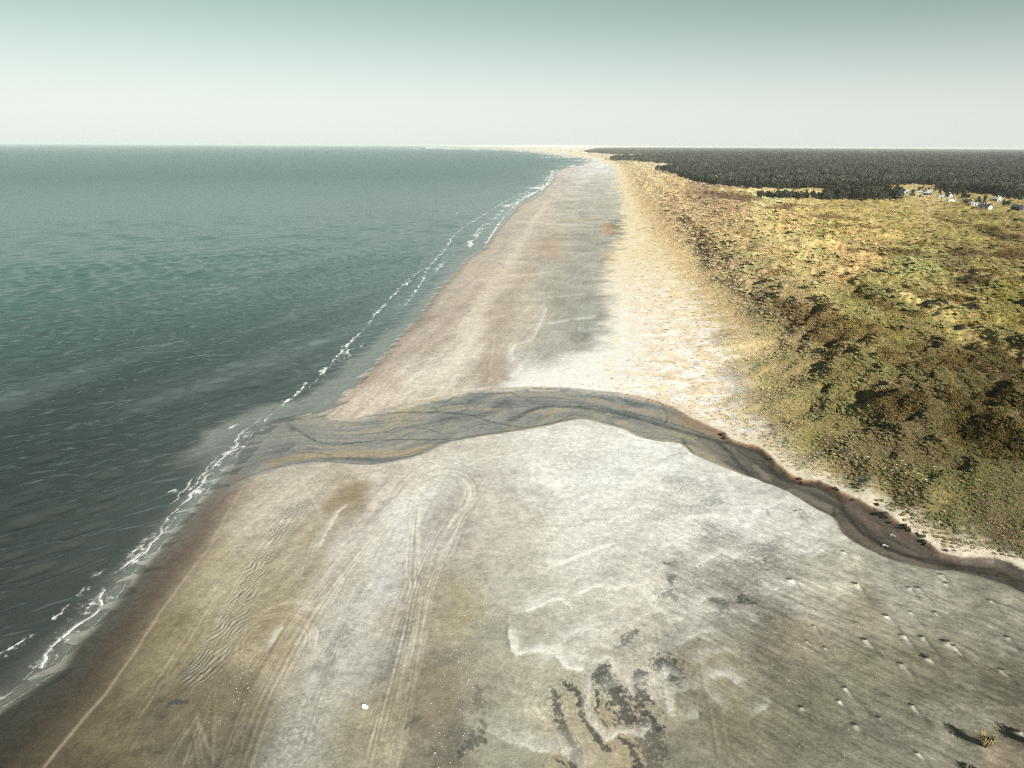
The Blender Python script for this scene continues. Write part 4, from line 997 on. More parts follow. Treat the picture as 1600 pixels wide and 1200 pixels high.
# foam
n1 = fbm(sx / 5, sy / 5, 4, 0.6); n2 = fbm(sx / 1.3, sy / 1.3, 3, 0.7); nal = fbm(alongw / 11, alongw * 0 + 3.3, 3)
sp = np.maximum(1.0, rad_sp / 0.55 * 0.35)
def crest(off, wd, wob, side_fade):
    q = ss - off - wob
    return np.where(q > 0, np.exp(-(q / (0.28 * wd)) ** 2), np.exp(-(np.abs(q) / (side_fade * wd)) ** 1.2))
s_near = sm(215, 120, sy)
lobes = 1.5 * fbm(alongw / 7, alongw * 0 + 1.3, 3) + 0.35 * n1
foam = np.zeros_like(sx)
mouth_gap = 1 - np.exp(-((sx - ground_at(480, 650, 0)[0]) / 10) ** 2 - ((sy - ground_at(480, 650, 0)[1]) / 8) ** 2)
lob2 = 1.3 * fbm(alongw / 4.5, alongw * 0 + 21.3, 3)
foam = np.maximum(foam, crest(-0.5, 0.22 * sp, 0.5 * lobes, 1.0) * np.clip(0.62 + 0.5 * n1, 0, 1))
foam = np.maximum(foam, crest(-1.9, 0.20 * sp, 0.9 * lob2 + 0.6 * lobes, 1.8) * np.clip(0.5 + 0.9 * n1, 0, 1) * s_near)
foam = np.maximum(foam, sm(-6.5, -2.5, ss + lobes) * sm(0.2, -2, ss) * np.clip(0.34 + 0.75 * n2 + 0.5 * n1, 0, 0.85) * sm(-0.35, 0.25, nal + 0.1) * s_near)
northf = sm(140, 200, sy)
foam = np.maximum(foam, sm(-16, -9, ss + 3 * n1) * sm(-1, -7, ss) * np.clip(0.02 + 0.9 * n2 + 0.7 * n1, 0, 0.7) * northf)
foam = np.maximum(foam, crest(-10, 0.6 * sp, 4 * nal + 2 * n1, 2.6) * np.clip(0.38 + 1.1 * fbm(alongw / 30, alongw * 0 + 5.5, 3) + 0.8 * n2, 0, 0.95) * northf)
foam = np.maximum(foam, sm(-26, -4, ss + 6 * n1) * sm(0.5, -3, ss) * np.clip(0.30 + 0.6 * n1, 0, 0.8) * sm(520, 900, sy) * sm(6000, 2500, sy))
foam = np.maximum(foam, crest(-2.6, 0.20 * sp, 1.5 * lobes, 3.0) * sm(-0.25, 0.25, nal + 0.15) * s_near * 0.95)
foam = np.maximum(foam, crest(-5.0, 0.20 * sp, 1.6 * lobes + 1.0 * nal, 3.2) * sm(0.0, 0.4, fbm(alongw / 16, alongw * 0 + 9.1, 2)) * s_near * 0.8)
foam = np.maximum(foam, sm(-8, -2, ss) * sm(0.5, -2, ss) * sm(-0.05, 0.5, n1 + 0.4 * n2) * 0.55 * sm(-0.2, 0.3, nal) * s_near)
BREAK = [([(80, 968), (95, 960), (112, 945)], 0.16), ([(-5, 1024), (18, 1014), (47, 996)], 0.16), ([(264, 768), (270, 765), (276, 764)], 0.3), ([(362, 668), (368, 665), (372, 661)], 0.35),
         ([(505, 583), (518, 566), (535, 548), (552, 530), (570, 512)], 0.45), ([(455, 624), (468, 611), (480, 597)], 0.3), ([(432, 640), (448, 628), (455, 623)], 0.25), ([(408, 672), (418, 655), (432, 640)], 0.3), ([(300, 765), (315, 745), (340, 715), (362, 704)], 0.12),
         ([(587, 492), (596, 482), (603, 474)], 0.4), ([(610, 466), (622, 455)], 0.35), ([(634, 446), (642, 438)], 0.35), ([(660, 434), (672, 415), (690, 396), (697, 388)], 0.45), ([(700, 383), (706, 372)], 0.6), ([(635, 475), (652, 452), (665, 432)], 0.4), ([(712, 336), (716, 332)], 0.8), ([(745, 362), (757, 350)], 0.6),
         ([(760, 380), (778, 352), (795, 330), (815, 313)], 1.0), ([(806, 318), (826, 306), (842, 297), (850, 288)], 1.6), ([(846, 296), (858, 284), (863, 275), (862, 270), (872, 264)], 3.0), ([(390, 695), (375, 700), (352, 712)], 0.2), ([(210, 862), (222, 855), (226, 851)], 0.2), ([(140, 905), (155, 898), (165, 890)], 0.16),
         ([(120, 930), (128, 922)], 0.16), ([(500, 585), (503, 578)], 0.4)]
for pts, w in BREAK:
    idx, kk, a_ = stroke_mask(sx + 0.9 * n1 + n2 * w, sy + 1.4 * n1 + 1.5 * n2 * w, pts, w, 0.95, z=0.0)
    foam[idx] = np.maximum(foam[idx], kk * (0.70 + 0.9 * n2[idx] + 0.7 * n1[idx]))
    id2, k2, _ = stroke_mask(sx + 1.5 * n1, sy + 2.2 * n1, pts, w * 3.5 + 0.5, 1.0, z=0.0)
    foam[id2] = np.maximum(foam[id2], k2 * (0.22 + 0.9 * n2[id2] + 0.4 * n1[id2]))
    if w < 0.3: sz[idx] += 0.22 * kk
for ln_, w_ in [([(455, 624), (505, 583), (545, 538), (575, 506), (605, 470), (640, 436), (672, 412), (697, 386), (718, 360), (757, 335), (795, 312), (830, 296), (850, 284), (858, 272), (868, 264)], 0.55), ([(30, 1062), (75, 1030), (110, 985), (150, 948), (190, 905), (235, 850), (270, 815), (310, 765), (345, 725), (370, 690), (400, 660), (430, 638)], 0.22)]:
    P_ = smooth_line(line(ln_, 0.0), 2.0)
    sel_ = np.nonzero((ss > -60) & (ss < 3))[0]
    d_, _ = pdist(sx[sel_] + 1.6 * n1[sel_] * w_ * 2 + 0.8 * nal[sel_], sy[sel_] + 2.0 * n1[sel_] * w_ * 2, P_)
    ww_ = w_ * np.clip(dist[sel_] / 250, 0.8, 8)
    foam[sel_] = np.maximum(foam[sel_], np.exp(-(d_ / ww_) ** 2) * np.clip(0.50 + 0.7 * n2[sel_] + 0.5 * n1[sel_], 0, 0.85))
foam *= (0.25 + 0.75 * mouth_gap)
foam = np.clip(foam * 1.0, 0, 1.2)
calm = (0.25 + 0.75 * sm(150, 500, dist)) * (0.25 + 0.75 * sm(-1, -22, ss)) * (1 + 0.35 * fbm((sx * 0.91 - sy * 0.40) / 22, (sx * 0.40 + sy * 0.91) / 150, 3))
I2 = np.arange(srows * scols).reshape(srows, scols)
q2 = np.stack([I2[:-1, :-1], I2[:-1, 1:], I2[1:, 1:], I2[1:, :-1]], -1).reshape(-1, 4)
q2 = q2[(ss[q2] < 3.0).all(1)]
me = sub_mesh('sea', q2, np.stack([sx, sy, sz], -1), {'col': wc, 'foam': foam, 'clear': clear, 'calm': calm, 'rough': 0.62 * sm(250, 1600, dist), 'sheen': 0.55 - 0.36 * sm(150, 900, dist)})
sea = tag(link('sea', me, M_SEA), kind='structure')
sea['label'] = 'teal sea with small ripples and a thin line of surf'

# ------------------------------------------------------------------ plants: shared meshes
def fan_mesh(name, seed, n, r, h, lean, wid):
    """a tuft of arching blades"""
    g = np.random.default_rng(seed); vs, fs, tone = [], [], []
    for i in range(n):
        a = g.random() * 6.283; rr = r * 0.35 * math.sqrt(g.random()); bx, by = rr * math.cos(a), rr * math.sin(a)
        a2 = a + g.normal(0, 0.5) + 0.0; L = r * g.uniform(0.6, 1.15); hh = h * g.uniform(0.65, 1.15)
        dx, dy = math.cos(a2), math.sin(a2); dx += lean; nx, ny = -dy * wid, dx * wid
        t = g.uniform(0.7, 1.25)
        b = len(vs)
        vs += [(bx - nx, by - ny, -0.12), (bx + nx, by + ny, -0.12), (bx + dx * L * 0.5 + nx, by + dy * L * 0.5 + ny, hh * 0.85), (bx + dx * L * 0.5 - nx, by + dy * L * 0.5 - ny, hh * 0.85),
               (bx + dx * L, by + dy * L, hh * 0.72)]
        fs += [(b, b + 1, b + 2), (b, b + 2, b + 3), (b + 3, b + 2, b + 4)]
        tone += [t, t, t, t, t]
    me = mesh_np(name, np.array(vs), np.array(fs), 3, False); attr_f(me, 'tone', np.array(tone))
    return me
def clump_mesh(name, seed, n, r, h, leaf):
    """a low cushion of leaf-sized faces"""
    g = np.random.default_rng(seed); vs, fs, tone = [], [], []
    ax = g.uniform(0.75, 1.3)
    for i in range(n):
        a = g.random() * 6.283; q = math.sqrt(g.random()); e = g.uniform(0.72, 1.05)
        x, y = r * q * math.cos(a) * ax, r * q * math.sin(a) / ax
        z = h * math.sqrt(max(0, 1 - q * q * 0.92)) * e * (0.8 + 0.3 * math.sin(3 * a + seed))
        nrm = Vector((math.cos(a) * q + g.normal(0, 0.45), math.sin(a) * q + g.normal(0, 0.45), 0.75 + g.normal(0, 0.3))).normalized()
        t1 = nrm.orthogonal().normalized(); t2 = nrm.cross(t1); sp_ = g.random() * 6.283
        b = len(vs); t = g.uniform(0.62, 1.4); lf = leaf * g.uniform(0.6, 1.3)
        for k in range(3):
            c = Vector((x, y, z)) + (t1 * math.cos(sp_ + k * 2.094) + t2 * math.sin(sp_ + k * 2.094)) * lf
            vs.append(tuple(c)); tone.append(t)
        fs.append((b, b + 1, b + 2))
    me = mesh_np(name, np.array(vs), np.array(fs), 3, False); attr_f(me, 'tone', np.array(tone))
    return me
def tussock_mesh(name, seed, r, h):
    """a rounded cushion of marram: a lumpy dome with blades combed over it"""
    g = np.random.default_rng(seed); vs, fs, tone = [], [], []
    ax = g.uniform(0.8, 1.25); ph = g.random(3) * 6.28; n_, k_ = 10, 4
    for a in range(k_):
        q = 1.0 - a / k_
        for b in range(n_):
            th = b * 6.283 / n_; l = 1 + 0.18 * math.sin(2 * th + ph[0]) + 0.14 * math.sin(3 * th + ph[1]) + g.normal(0, 0.05)
            vs.append((r * q * l * math.cos(th) * ax, r * q * l * math.sin(th) / ax, (h * math.sqrt(1 - q * q) * g.uniform(0.88, 1.12) if a else -0.25))); tone.append(0.62 + 0.45 * a / k_)
    vs.append((0, 0, h * 1.02)); tone.append(1.1)
    for a in range(k_ - 1):
        for b in range(n_):
            p, q = a * n_ + b, a * n_ + (b + 1) % n_; fs += [(p, q, q + n_), (p, q + n_, p + n_)]
    for b in range(n_): fs.append(((k_ - 1) * n_ + b, (k_ - 1) * n_ + (b + 1) % n_, k_ * n_))
    for i in range(26):
        a = g.random() * 6.283; q = math.sqrt(g.random()) * 0.9; x, y = r * q * math.cos(a) * ax, r * q * math.sin(a) / ax
        z = h * math.sqrt(1 - q * q); a2 = a + g.normal(0, 0.4); L = r * g.uniform(0.3, 0.6); w = 0.06
        dx, dy = math.cos(a2), math.sin(a2); b = len(vs); t = g.uniform(0.7, 1.45)
        vs += [(x - dy * w, y + dx * w, z - 0.03), (x + dy * w, y - dx * w, z - 0.03), (x + dx * L * 0.5, y + dy * L * 0.5, z + 0.10), (x + dx * L, y + dy * L, z - 0.06 - 0.25 * q)]
        fs += [(b, b + 1, b + 2), (b, b + 2, b + 3)]; tone += [t] * 4
    me = mesh_np(name, np.array(vs), np.array(fs), 3, True); attr_f(me, 'tone', np.array(tone))
    return me
def crown_mesh(name, seed, kind):
    """a pine crown of needle clumps, one metre tall and scaled where it stands"""
    g = np.random.default_rng(seed); vs, fs, tone = [], [], []
    lobes = [(g.normal(0, 0.10), g.normal(0, 0.10), g.uniform(0.3, 0.85), g.uniform(0.16, 0.30)) for _ in range(6)]
    n = 150
    for i in range(n):
        if g.random() < 0.55:
            z = g.uniform(0.12, 1.0)
            prof = {0: 0.34 * (1 - z) ** 0.75 + 0.03, 1: 0.36 * math.sqrt(max(0, 1 - ((z - 0.5) / 0.52) ** 2)) + 0.02, 2: 0.30 * math.sqrt(max(0, 1 - ((z - 0.62) / 0.40) ** 2)) + 0.02}[kind]
            a = g.random() * 6.283; q = g.uniform(0.55, 1.05) * prof
            x, y = q * math.cos(a), q * math.sin(a); ox, oy, oz = math.cos(a), math.sin(a), 0.35
        else:
            lx, ly, lz, lr = lobes[g.integers(len(lobes))]
            v = Vector(g.normal(0, 1, 3)).normalized(); x, y, z = lx + v.x * lr * 0.8, ly + v.y * lr * 0.8, min(1.04, max(0.06, lz + v.z * lr)); ox, oy, oz = v
        nrm = Vector((ox + g.normal(0, 0.5), oy + g.normal(0, 0.5), oz + 0.3 + g.normal(0, 0.4))).normalized()
        t1 = nrm.orthogonal().normalized(); t2 = nrm.cross(t1); sp_ = g.random() * 6.283; b = len(vs); t = g.uniform(0.75, 1.25); lf = g.uniform(0.055, 0.115)
        for k in range(4):
            c = Vector((x, y, z)) + (t1 * math.cos(sp_ + k * 1.571) * g.uniform(0.7, 1.2) + t2 * math.sin(sp_ + k * 1.571)) * lf
            vs.append(tuple(c)); tone.append(t)
        fs += [(b, b + 1, b + 2), (b, b + 2, b + 3)]
    me = mesh_np(name, np.array(vs), np.array(fs), 3, False); attr_f(me, 'tone', np.array(tone))
    return me
def trunk_mesh(name, seed):
    g = np.random.default_rng(seed); vs, fs = [], []
    def limb(p0, p1, r0, r1, n=5):
        p0, p1 = Vector(p0), Vector(p1); ax = (p1 - p0).normalized(); t1 = ax.orthogonal().normalized(); t2 = ax.cross(t1); b = len(vs)
        for p, r in ((p0, r0), (p1, r1)):
            for k in range(n):
                vs.append(tuple(p + (t1 * math.cos(k * 6.283 / n) + t2 * math.sin(k * 6.283 / n)) * r))
        for k in range(n):
            a_, c_ = b + k, b + (k + 1) % n
            fs.append((a_, c_, c_ + n)); fs.append((a_, c_ + n, a_ + n))
    limb((0, 0, -0.03), (0.01, 0, 0.45), 0.022, 0.016); limb((0.01, 0, 0.45), (0.0, 0.01, 0.9), 0.016, 0.006)
    for k in range(4):
        a = k * 1.7 + g.random(); z = 0.25 + 0.14 * k
        limb((0, 0, z), (math.cos(a) * 0.2, math.sin(a) * 0.2, z + 0.12), 0.009, 0.003, 4)
    return mesh_np(name, np.array(vs), np.array(fs), 3, False)

M_GRASS, M_HEATH, M_NEEDLE = leaf_material('dry_marram_grass', var=0.08), leaf_material('heather_cushion', var=0.18), leaf_material('pine_needles_far', var=0.35)
M_NEEDLE_1 = leaf_material('pine_needles', False, (0.030, 0.034, 0.022), 0.45)
M_NEEDLE_2 = leaf_material('green_needles', False, (0.036, 0.045, 0.026), 0.35)
M_BARK = plain('pine_bark', (0.06, 0.045, 0.035), 0.9, 0.2, 6)
M_TUFT = leaf_material('beach_tuft_grass', False, (0.26, 0.20, 0.095), 0.3)
M_DARKTUFT = leaf_material('dark_tuft_grass', False, (0.085, 0.078, 0.058), 0.3)
M_SHRUB = leaf_material('dark_shrub_leaves', False, (0.045, 0.046, 0.026), 0.3)

def scatter(name, meshes, mat, pts, rot, scl, tintc, vi, label):
    col = bpy.data.collections.new(name + '_kinds')
    for i, m_ in enumerate(meshes):
        o = bpy.data.objects.new('%s_kind_%02d' % (name, i), m_)
        if mat and not m_.materials: m_.materials.append(mat)
        col.objects.link(o)
    me = bpy.data.meshes.new(name)
    me.vertices.add(len(pts)); me.vertices.foreach_set('co', np.ascontiguousarray(pts, np.float32).ravel())
    a = me.attributes.new('rot', 'FLOAT_VECTOR', 'POINT'); a.data.foreach_set('vector', np.ascontiguousarray(rot, np.float32).ravel())
    a = me.attributes.new('scl', 'FLOAT_VECTOR', 'POINT'); a.data.foreach_set('vector', np.ascontiguousarray(scl, np.float32).ravel())
    a = me.attributes.new('vi', 'INT', 'POINT'); a.data.foreach_set('value', np.ascontiguousarray(vi, np.int32))
    attr_c(me, 'tint', tintc)
    o = bpy.data.objects.new(name, me); C.objects.link(o)
    ng = bpy.data.node_groups.new(name + '_scatter', 'GeometryNodeTree')
    ng.interface.new_socket('Geometry', in_out='INPUT', socket_type='NodeSocketGeometry')
    ng.interface.new_socket('Geometry', in_out='OUTPUT', socket_type='NodeSocketGeometry')
    n, l = ng.nodes, ng.links
    gi, go = n.new('NodeGroupInput'), n.new('NodeGroupOutput')
    iop = n.new('GeometryNodeInstanceOnPoints'); ci = n.new('GeometryNodeCollectionInfo')
    ci.inputs['Collection'].default_value = col; ci.inputs['Separate Children'].default_value = True; ci.inputs['Reset Children'].default_value = True
    iop.inputs['Pick Instance'].default_value = True
    def na(nm, ty):
        x = n.new('GeometryNodeInputNamedAttribute'); x.data_type = ty; x.inputs['Name'].default_value = nm; return x.outputs[0]
    l.new(gi.outputs[0], iop.inputs['Points']); l.new(ci.outputs[0], iop.inputs['Instance'])
    l.new(na('vi', 'INT'), iop.inputs['Instance Index']); l.new(na('rot', 'FLOAT_VECTOR'), iop.inputs['Rotation']); l.new(na('scl', 'FLOAT_VECTOR'), iop.inputs['Scale'])
    l.new(iop.outputs[0], go.inputs[0])
    md = o.modifiers.new('scatter', 'NODES'); md.node_group = ng
    tag(o, label, kind='stuff')
    return o

def z_at(x, y):
    f = base_fields(x, y)
    return height(x, y, f), f

# ------------------------------------------------------------------ dune vegetation
NV = 210000
pv = np.stack([rng.uniform(940, 1760, NV), 232 + 700 * rng.random(NV) ** 0.9], -1)
gx, gy = ground_at(pv[:, 0], pv[:, 1], 3.5)
ok = (gy < 2600) & (gy > 20)
gx, gy = gx[ok], gy[ok]
gx += rng.normal(0, 0.5, len(gx)); gy += rng.normal(0, 0.8, len(gy))
f0 = base_fields(gx, gy)
warp = 8 * fbm(gx / 12, gy / 9, 4, 0.6) * np.clip(np.hypot(gx, gy) / 220, 0.6, 4)
pr = (0.15 + 0.85 * sm(0, 40, f0['v'] + 0.6 * warp)) * sm(-12, 8, f0['v'] + 0.6 * warp) * (~f0['in']) * sm(0.5, 3.5, f0['dn']) * (1 - ((f0['ds'] < f0['dn']) & (f0['ds'] < 60)))

inf = in_forest(gx, gy)
sel = (rng.random(len(gx)) < pr) & ~inf
gx, gy, warp_ = gx[sel], gy[sel], warp[sel]
gz, f0 = z_at(gx, gy)
dd = np.hypot(gx, gy)
qx, qy = to_pixel(gx + rng.normal(0, 1, len(gx)), gy, np.full_like(gx, 4.0))
tcol = idw(qx, qy, DUNE_SAMPLES).astype(np.float64)
mott = fbm(gx / 4, gy / 4, 3); heathn = fbm(gx / 17, gy / 17, 4, 0.6)
hk = np.zeros(len(gx)); sandk = np.zeros(len(gx))
for pts, w in HEATH:
    idx, kk, _ = stroke_mask(gx + 4 * mott, gy + 6 * mott, pts, w, 0.8, z=5)
    hk[idx] = np.maximum(hk[idx], kk)
for pts, w, rgb, a in SAND_TAN:
    idx, kk, _ = stroke_mask(gx + 2 * mott, gy + 3 * mott, pts, w, 0.8, z=5)
    sandk[idx] = np.maximum(sandk[idx], kk * a)
slack = np.exp(-((f0['v'] - 62) / 18.0) ** 2) * 0.35
hp = np.clip(sm(0.04, 0.34, heathn + 0.20 * mott + 0.4 * slack - 0.42 * f0['rel']) * 0.85 + hk, 0, 1) * sm(8, 30, f0['v']) * (1 - 0.6 * sm(60, 10, f0['v']) * sm(190, 300, gy))
is_h = (0.28 * rng.random(len(gx)) + 0.36) < hp
thin = rng.random(len(gx)) > sandk * 0.95
# wind-swept foot stays sparser

smoothg = fbm(gx / 24 + 13, gy / 34, 3)
thin &= rng.random(len(gx)) > np.maximum(0.75 * sm(0.02, 0.28, smoothg) * sm(20, 60, f0['v']), 0.62 * sm(95, 190, f0['v']) * (1 - hp))
lod = np.clip(dd / 230, 0.85, 3.2)
g_ = (~is_h) & thin
n = g_.sum()
ty = tcol[g_] * (1.82 + 0.35 * mott[g_])[:, None]
lum_ = ty.mean(1, keepdims=True); ty = (lum_ + (ty - lum_) * 0.86) * np.array([0.96, 1.0, 0.96])
ty *= (1 + 0.45 * fbm(gx[g_] / 45 + 2, gy[g_] / 70, 3) * sm(60, 160, f0['v'][g_]))[:, None]
fo_ = (sm(70, 5, f0['v'][g_] + warp_[g_]) * sm(190, 300, gy[g_]) * 0.5)[:, None]
ty = ty * (1 - fo_) + np.array([0.52, 0.40, 0.24]) * fo_
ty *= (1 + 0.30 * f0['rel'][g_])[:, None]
edge_ = (sm(34, -4, f0['v'][g_] + warp_[g_]) * (0.12 + 0.43 * sm(130, 200, gy[g_])))[:, None]
ty = ty * (1 - edge_) + np.array([0.50, 0.42, 0.25]) * edge_
gr = np.clip(fbm(gx[g_] / 21 + 4, gy[g_] / 21, 3) * 1.6, -0.6, 0.6)
ty[:, 0] *= 1 - 0.10 * gr; ty[:, 2] *= 1 - 0.12 * gr; ty[:, 1] *= 1 + 0.05 * gr
scl = lod[g_] * rng.uniform(0.32, 0.78, n) * (0.6 + 0.4 * sm(0, 40, f0['v'][g_]))
flat = 1 - 0.6 * sm(95, 190, f0['v'][g_])
grass_meshes = [tussock_mesh('marram_%d' % i, 20 + i, 0.95, 0.62) for i in range(4)] + [fan_mesh('marram_%d' % i, 20 + i, 18, 0.9, 0.55, 0.25, 0.085) for i in range(4, 6)]
scatter('dune_grass', grass_meshes, M_GRASS, np.stack([gx[g_], gy[g_], gz[g_]], -1),
        np.stack([rng.normal(0, 0.1, n), rng.normal(0, 0.1, n), rng.uniform(-0.9, 0.9, n) + 0.6], -1), np.stack([scl * 1.15, scl * 1.15, scl * flat * rng.uniform(0.55, 0.85, n)], -1), np.clip(ty, 0.01, 0.6), np.where(rng.random(n) < 0.42, rng.integers(0, 4, n), rng.integers(4, 6, n)), 'tufted dry yellow-green marram grass covering the dunes')
h_ = is_h & thin
n = h_.sum()
th = tcol[h_] * np.array([1.28, 1.15, 1.06]) * (1 - 0.38 * hk[h_] * sm(60, 110, f0['v'][h_]))[:, None] * (1 + 0.5 * mott[h_])[:, None]
scl = lod[h_] * rng.uniform(0.38, 0.85, n)
heath_meshes = [clump_mesh('heather_%d' % i, 50 + i, 34, 0.95, 0.42, 0.24) for i in range(5)]
scatter('heather', heath_meshes, M_HEATH, np.stack([gx[h_], gy[h_], gz[h_] - 0.05], -1),
        np.stack([np.zeros(n), np.zeros(n), rng.uniform(0, 6.28, n)], -1), np.stack([scl, scl, scl], -1), np.clip(th, 0.01, 0.5), rng.integers(0, 5, n), 'dark brown heather cushions in the dune hollows')

# sparse straw-coloured tufts on the white sand
NS = 26000
pv = np.stack([rng.uniform(900, 1640, NS), 250 + 650 * rng.random(NS)], -1)
bx_, by_ = ground_at(pv[:, 0], pv[:, 1], 1.5)
f1 = base_fields(bx_, by_)
P = WHITE
dW, _ = pdist(bx_, by_, P)
sw = dW * side(bx_, by_, P)
warp1 = 8 * fbm(bx_ / 12, by_ / 9, 4, 0.6)
dens = sm(8, 26, sw + warp1 * 1.2) * sm(30, 4, f1['v']) * (~f1['in']) * sm(0.6, 2.0, f1['dn']) * (0.18 + 0.9 * sm(-40, -3, f1['v'])) * sm(-0.35, 0.3, fbm(bx_ / 6, by_ / 6, 3) + 0.1) * ((f1['dn'] < f1['ds']) | (by_ > 180))
sel = rng.random(NS) < dens * 0.75
bx_, by_ = bx_[sel], by_[sel]
bz_, f1 = z_at(bx_, by_)
n = len(bx_)
scl = np.clip(np.hypot(bx_, by_) / 230, 0.6, 2.6) * rng.uniform(0.35, 0.8, n)
tb = np.array([0.56, 0.44, 0.25]) * rng.uniform(0.6, 1.25, n)[:, None]
tb[:, 2] *= rng.uniform(0.7, 1.4, n)
scatter('beach_grass', [fan_mesh('beach_blades_%d' % i, 220 + i, 14, 0.8, 0.42, 0.25, 0.07) for i in range(6)], M_GRASS, np.stack([bx_, by_, bz_], -1),
        np.stack([np.zeros(n), np.zeros(n), rng.uniform(0, 6.28, n)], -1), np.stack([scl, scl, scl * 0.9], -1), np.clip(tb, 0.01, 0.7), rng.integers(0, 6, n), 'sparse straw-coloured grass dotted over the white sand')

# ------------------------------------------------------------------ trees
TREE_CROWNS = [crown_mesh('pine_crown_%d' % i, 80 + i, i % 3) for i in range(6)]
TREE_TRUNKS = [trunk_mesh('pine_trunk_%d' % i, 90 + i) for i in range(2)]
CROWN_A = [m.copy() for m in TREE_CROWNS]; CROWN_B = [m.copy() for m in TREE_CROWNS]
for m in CROWN_A: m.materials.append(M_NEEDLE_1)
for m in CROWN_B: m.materials.append(M_NEEDLE_2)
for m in TREE_TRUNKS: m.materials.append(M_BARK)
def plant_tree(x, y, z, h, w, crowns, label, group, i, name='pine_tree', cat='tree'):
    r = empty(name, (x, y, z - 0.1), random.random() * 6.28)
    r.scale = (w, w, h)
    tag(r, label, cat, group)
    t = bpy.data.objects.new('trunk', TREE_TRUNKS[i % 2]); C.objects.link(t); t.parent = r
    c = bpy.data.objects.new('crown', crowns[i % len(crowns)]); C.objects.link(c); c.parent = r
    return r
def grove(px0, px1, py0, py1, n, h, crowns, label, group):
    xs = np.linspace(px0, px1, n) + rng.normal(0, (px1 - px0) / n * 0.5, n); ys = rng.uniform(py0, py1, n)
    x, y = ground_at(xs, ys, 4.5)
    z, _ = z_at(x, y)
    for i in range(n):
        hh = h * random.uniform(0.75, 1.2)
        plant_tree(x[i], y[i], z[i], hh, hh * random.uniform(0.9, 1.3), crowns, label, group, i + random.randrange(3))
grove(1183, 1284, 311, 314, 40, 7.5, CROWN_B, 'low rounded green pine in the thin hedge before the golden clearing', 'pines of the low hedge')
grove(1288, 1404, 307, 314, 80, 11.0, CROWN_A, 'dark dense pine in the grove between hedge and houses', 'pines of the dark grove')
grove(1476, 1506, 302, 309, 14, 7.0, CROWN_A, 'dark pine in the small stand between two groups of houses', 'pines between the houses')
grove(1502, 1514, 311, 313.5, 5, 5.5, CROWN_A, 'low dark pine beside the black-roofed house', 'pines beside the black roof')
grove(1560, 1600, 313, 318, 8, 5.5, CROWN_A, 'dark pine behind the houses near the right edge', 'pines behind the right-hand houses')
for hx0, hx1, hy0, hy1, hn in [(1408, 1462, 296, 309, 10), (1466, 1492, 304, 313, 5), (1518, 1545, 315, 322, 6), (1552, 1598, 318, 327, 7)]:
    xs, ys = ground_at(rng.uniform(hx0, hx1, hn), rng.uniform(hy0, hy1, hn), 4.5)
    zs, _ = z_at(xs, ys)
    for i in range(hn):
        hh = random.uniform(3.0, 5.5)
        plant_tree(xs[i], ys[i], zs[i], hh, hh * random.uniform(1.0, 1.5), CROWN_B, 'low bushy pine growing in the gardens between the holiday houses', 'bushy pines among the houses', i)
# far forest: front trees are trees, the rest one wood
NF = 90000
fx_ = rng.uniform(900, 2100, NF); fy_ = 231.2 + 175 * rng.random(NF) ** 2.0
tx, ty_ = ground_at(fx_, fy_, 4.0)
m = in_forest(tx, ty_) & (ty_ < 26000)
tx, ty_ = tx[m], ty_[m]
tx += rng.normal(0, 3, len(tx)); ty_ += rng.normal(0, 6, len(tx))
# thin to a sensible spacing close by
dens = np.clip(np.hypot(tx, ty_) / 900, 0.35, 1.0)
tz, _ = z_at(tx, ty_)
td = np.hypot(tx, ty_)
pxs, pys = to_pixel(tx, ty_, tz)
front = np.nonzero((pxs > 1010) & (pxs < 1605) & (td < 2600))[0]
# the trees that show largest: those at the edge, column by column
order = front[np.argsort(td[front])]
cell = {}
pick = []
for j in order:
    c_ = int(pxs[j] // 9)
    if cell.get(c_, 0) < 3 and len(pick) < 190:
        cell[c_] = cell.get(c_, 0) + 1; pick.append(j)
for q, j in enumerate(pick):
    hh = random.uniform(7, 11)
    plant_tree(tx[j], ty_[j], tz[j], hh, hh * random.uniform(0.7, 1.0), CROWN_A, 'dark pine standing at the front edge of the forest', 'pines along the forest edge', q)
rest = np.ones(len(tx), bool); rest[pick] = False
rx, ry, rz_, rd = tx[rest], ty_[rest], tz[rest], td[rest]
n = len(rx)
hh = rng.uniform(7.0, 12.0, n) * (1 + 0.25 * fbm(rx / 120, ry / 120, 2)) * np.clip(rd / 2600, 1, 1.6)
ww = hh * rng.uniform(0.7, 1.05, n) * np.clip(rd / 1600, 1, 7)
tt = np.array([0.050, 0.054, 0.041]) * (1 + 0.9 * fbm(rx / 90, ry / 140, 3))[:, None] * rng.uniform(0.75, 1.25, n)[:, None]
bare = rng.random(n) < 0.14 + 0.55 * sm(0.1, 0.45, fbm(rx / 150 + 8, ry / 200, 3))
tt[bare] = np.array([0.072, 0.070, 0.056]) * rng.uniform(0.7, 1.3, bare.sum())[:, None]
scatter('forest', TREE_CROWNS, M_NEEDLE, np.stack([rx, ry, rz_ - 0.1], -1), np.stack([np.zeros(n), np.zeros(n), rng.uniform(0, 6.28, n)], -1), np.stack([ww, ww, hh], -1), np.clip(tt, 0.012, 0.2), rng.integers(0, 6, n), 'dark pine forest reaching to the horizon')

